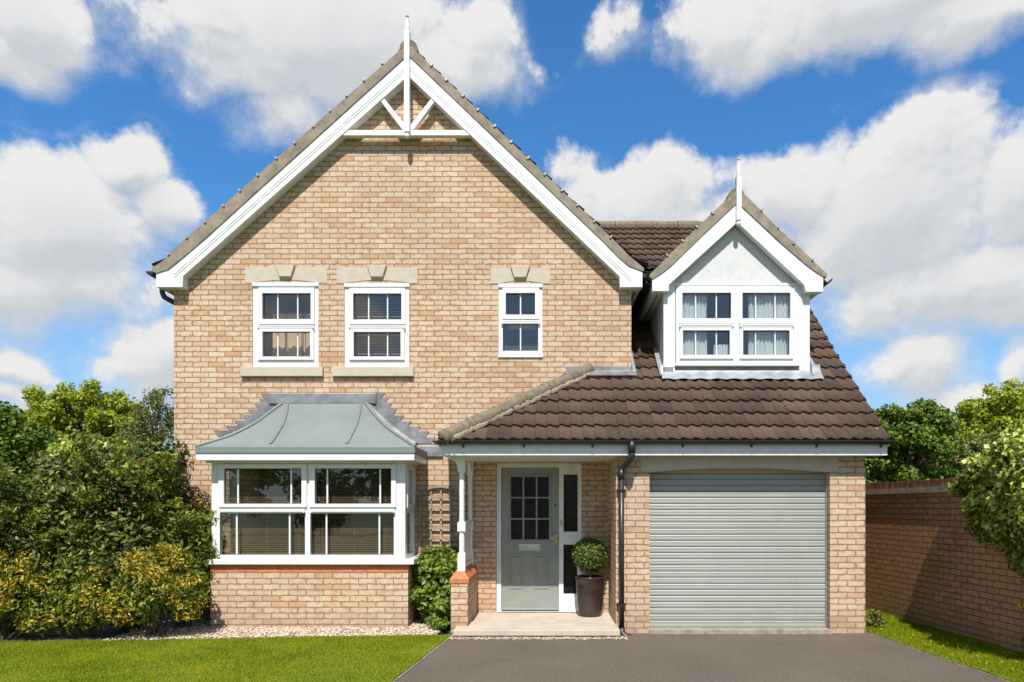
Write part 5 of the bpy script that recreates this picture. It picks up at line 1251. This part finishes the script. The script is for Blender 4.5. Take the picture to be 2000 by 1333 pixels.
# ------------------------------------------------------------------ lawn grass, gravel
def in_poly(px, py, poly):
    c = np.zeros(len(px), bool); n = len(poly); j = n - 1
    for i in range(n):
        xi, yi = poly[i]; xj, yj = poly[j]
        c ^= ((yi > py) != (yj > py)) & (px < (xj - xi) * (py - yi) / (yj - yi + 1e-12) + xi); j = i
    return c
def grass(name, poly, box, dens, h, wd, label_kind='stuff'):
    x0, x1, y0, y1 = box; n = int((x1 - x0) * (y1 - y0) * dens); px, py = rng.uniform(x0, x1, n), rng.uniform(y0, y1, n)
    k = in_poly(px, py, poly); px, py = px[k], py[k]; n = len(px); px, py = px + rng.normal(size=n) * .022, py + rng.normal(size=n) * .022
    pat = .75 + .35 * np.sin(px * 3.1 + 1.7 * np.sin(py * 2.3)) * np.sin(py * 4.1 + px)
    hh = h * (pat * .5 + .5) * rng.uniform(.55, 1.25, n); a = rng.uniform(0, 2 * math.pi, n); ln_ = rng.uniform(.2, .9, n) * hh
    dx, dy = np.cos(a), np.sin(a); ww = wd * rng.uniform(.7, 1.3, n)
    b = rng.uniform(0, 2 * math.pi, n); lx_, ly_ = np.cos(b) * ln_, np.sin(b) * ln_
    z0 = .008
    v = np.stack([np.stack([px - dx * ww, py - dy * ww, np.full(n, z0)], 1), np.stack([px + dx * ww, py + dy * ww, np.full(n, z0)], 1),
                  np.stack([px + lx_ * .4 + dx * ww * .7, py + ly_ * .4 + dy * ww * .7, z0 + hh * .6], 1), np.stack([px + lx_, py + ly_, z0 + hh], 1), np.stack([px + lx_ * .4 - dx * ww * .7, py + ly_ * .4 - dy * ww * .7, z0 + hh * .6], 1)], 1).reshape(-1, 3)
    i = np.arange(n)[:, None] * 5
    f = np.concatenate([i, i + 1, i + 2, i, i + 2, i + 4, i + 4, i + 2, i + 3], 1).ravel()
    o = link(name, quick_mesh(name, v, f, 3), M['blade']); return o
o = grass('grass', lawnL, (-8.8, -.9, 5.2, 8.6), 9000, .026, .0032); tag(o, 'short mown lawn left of the driveway', 'grass', kind='stuff')
o = grass('grass', lawnR, (3.95, 6.0, 5.4, 10.5), 7000, .036, .0034); tag(o, 'narrow grass strip between the driveway and the garden wall', 'grass', kind='stuff')
n = 70; px, py = rng.uniform(4.1, 5.4, n), rng.uniform(6., 8.6, n); k = in_poly(px, py, lawnR); px, py = px[k], py[k]
pos = np.stack([px, py, np.full(len(px), .05) + rng.uniform(0, .015, len(px))], 1); pos = np.repeat(pos, 5, 0) + rng.normal(size=(len(px) * 5, 3)) * .006
o = link('lawn_flowers', leaf_mesh('lawn_flowers', pos, rng.normal(size=pos.shape) * .3 + np.array([0, -.3, 1]), .011, .009), M['yflower']); tag(o, 'tiny yellow flowers dotted in the right grass strip', 'flowers', kind='stuff')
# the line of trees across the road, behind the viewer: what the ground floor panes mirror
cb_ = [b for k in range(15) for b in clumps((-21 + k * 3 + math.sin(k * 7.) , -24 + 2 * math.sin(k * 3.1), 2.6 + .5 * math.sin(k * 2.3)), (1.7, 1.4, 2.2), 8, .9, 100 + k, -1)]
fw = [b for k in range(34) if not 12 < k < 20 for b in clumps((-56 + k * 3.4, 46 + 3 * math.sin(k * 3.1), 1.9 + .5 * math.sin(k * 2.3)), (2.1, 1.6, 1.9), 8, 1.0, 200 + k, -1)]
o = foliage('far_wood', fw, 26000, .34, .22, M['l_olive'], gs=2.); tag(o, 'low belt of trees in the distance behind the house', 'trees', kind='stuff')
o = foliage('far_trees', cb_, 14000, .42, .26, M['l_tree'], gs=2.); tag(o, 'row of trees across the road', 'trees', kind='stuff')
# gravel
def pebbles(name, poly, box, n, mat, smin, smax, zf):
    x0, x1, y0, y1 = box; px, py = rng.uniform(x0, x1, n), rng.uniform(y0, y1, n); k = in_poly(px, py, poly); px, py = px[k], py[k]; n = len(px)
    t = (1 + 5 ** .5) / 2
    iv = np.array([(-1, t, 0), (1, t, 0), (-1, -t, 0), (1, -t, 0), (0, -1, t), (0, 1, t), (0, -1, -t), (0, 1, -t), (t, 0, -1), (t, 0, 1), (-t, 0, -1), (-t, 0, 1)]) / (1 + t * t) ** .5
    ifc = np.array([(0, 11, 5), (0, 5, 1), (0, 1, 7), (0, 7, 10), (0, 10, 11), (1, 5, 9), (5, 11, 4), (11, 10, 2), (10, 7, 6), (7, 1, 8), (3, 9, 4), (3, 4, 2), (3, 2, 6), (3, 6, 8), (3, 8, 9), (4, 9, 5), (2, 4, 11), (6, 2, 10), (8, 6, 7), (9, 8, 1)])
    sc = rng.uniform(smin, smax, (n, 1, 1)) * np.stack([rng.uniform(.7, 1.3, n), rng.uniform(.7, 1.3, n), rng.uniform(.45, .8, n)], 1)[:, None, :]
    v = iv[None] * sc * (1 + .15 * rng.normal(size=(n, 12, 1))); a = rng.uniform(0, 6.28, n); c, s_ = np.cos(a)[:, None], np.sin(a)[:, None]
    v = np.stack([v[..., 0] * c - v[..., 1] * s_, v[..., 0] * s_ + v[..., 1] * c, v[..., 2]], -1)
    v += np.stack([px, py, zf + rng.uniform(-.004, .012, n)], 1)[:, None, :]
    f = (ifc[None] + (np.arange(n) * 12)[:, None, None]).ravel()
    return link(name, quick_mesh(name, v.reshape(-1, 3), f, 3), mat)
gpoly = [(-5.2, 8.05), (-4.3, 8.18), (-3.2, 8.29), (-2.1, 8.38), (-1.36, 8.46), (-1.3, YM), (-5.2, YM)]
o = pebbles('gravel', gpoly, (-5.2, -1.25, 8.0, 9.6), 15000, M['pebble'], .008, .018, .012); tag(o, 'pale cream gravel along the foot of the bay window', 'gravel', kind='stuff')
o = pebbles('gravel', [(X(884, 160), 8.20), (GX0 + .1, 8.20), (GX0 + .1, 8.34), (X(884, 160), 8.38)], (-1.3, 1.1, 8.15, 8.4), 2600, M['pebble'], .005, .011, .004); tag(o, 'thin line of loose gravel in front of the porch step', 'gravel', kind='stuff')
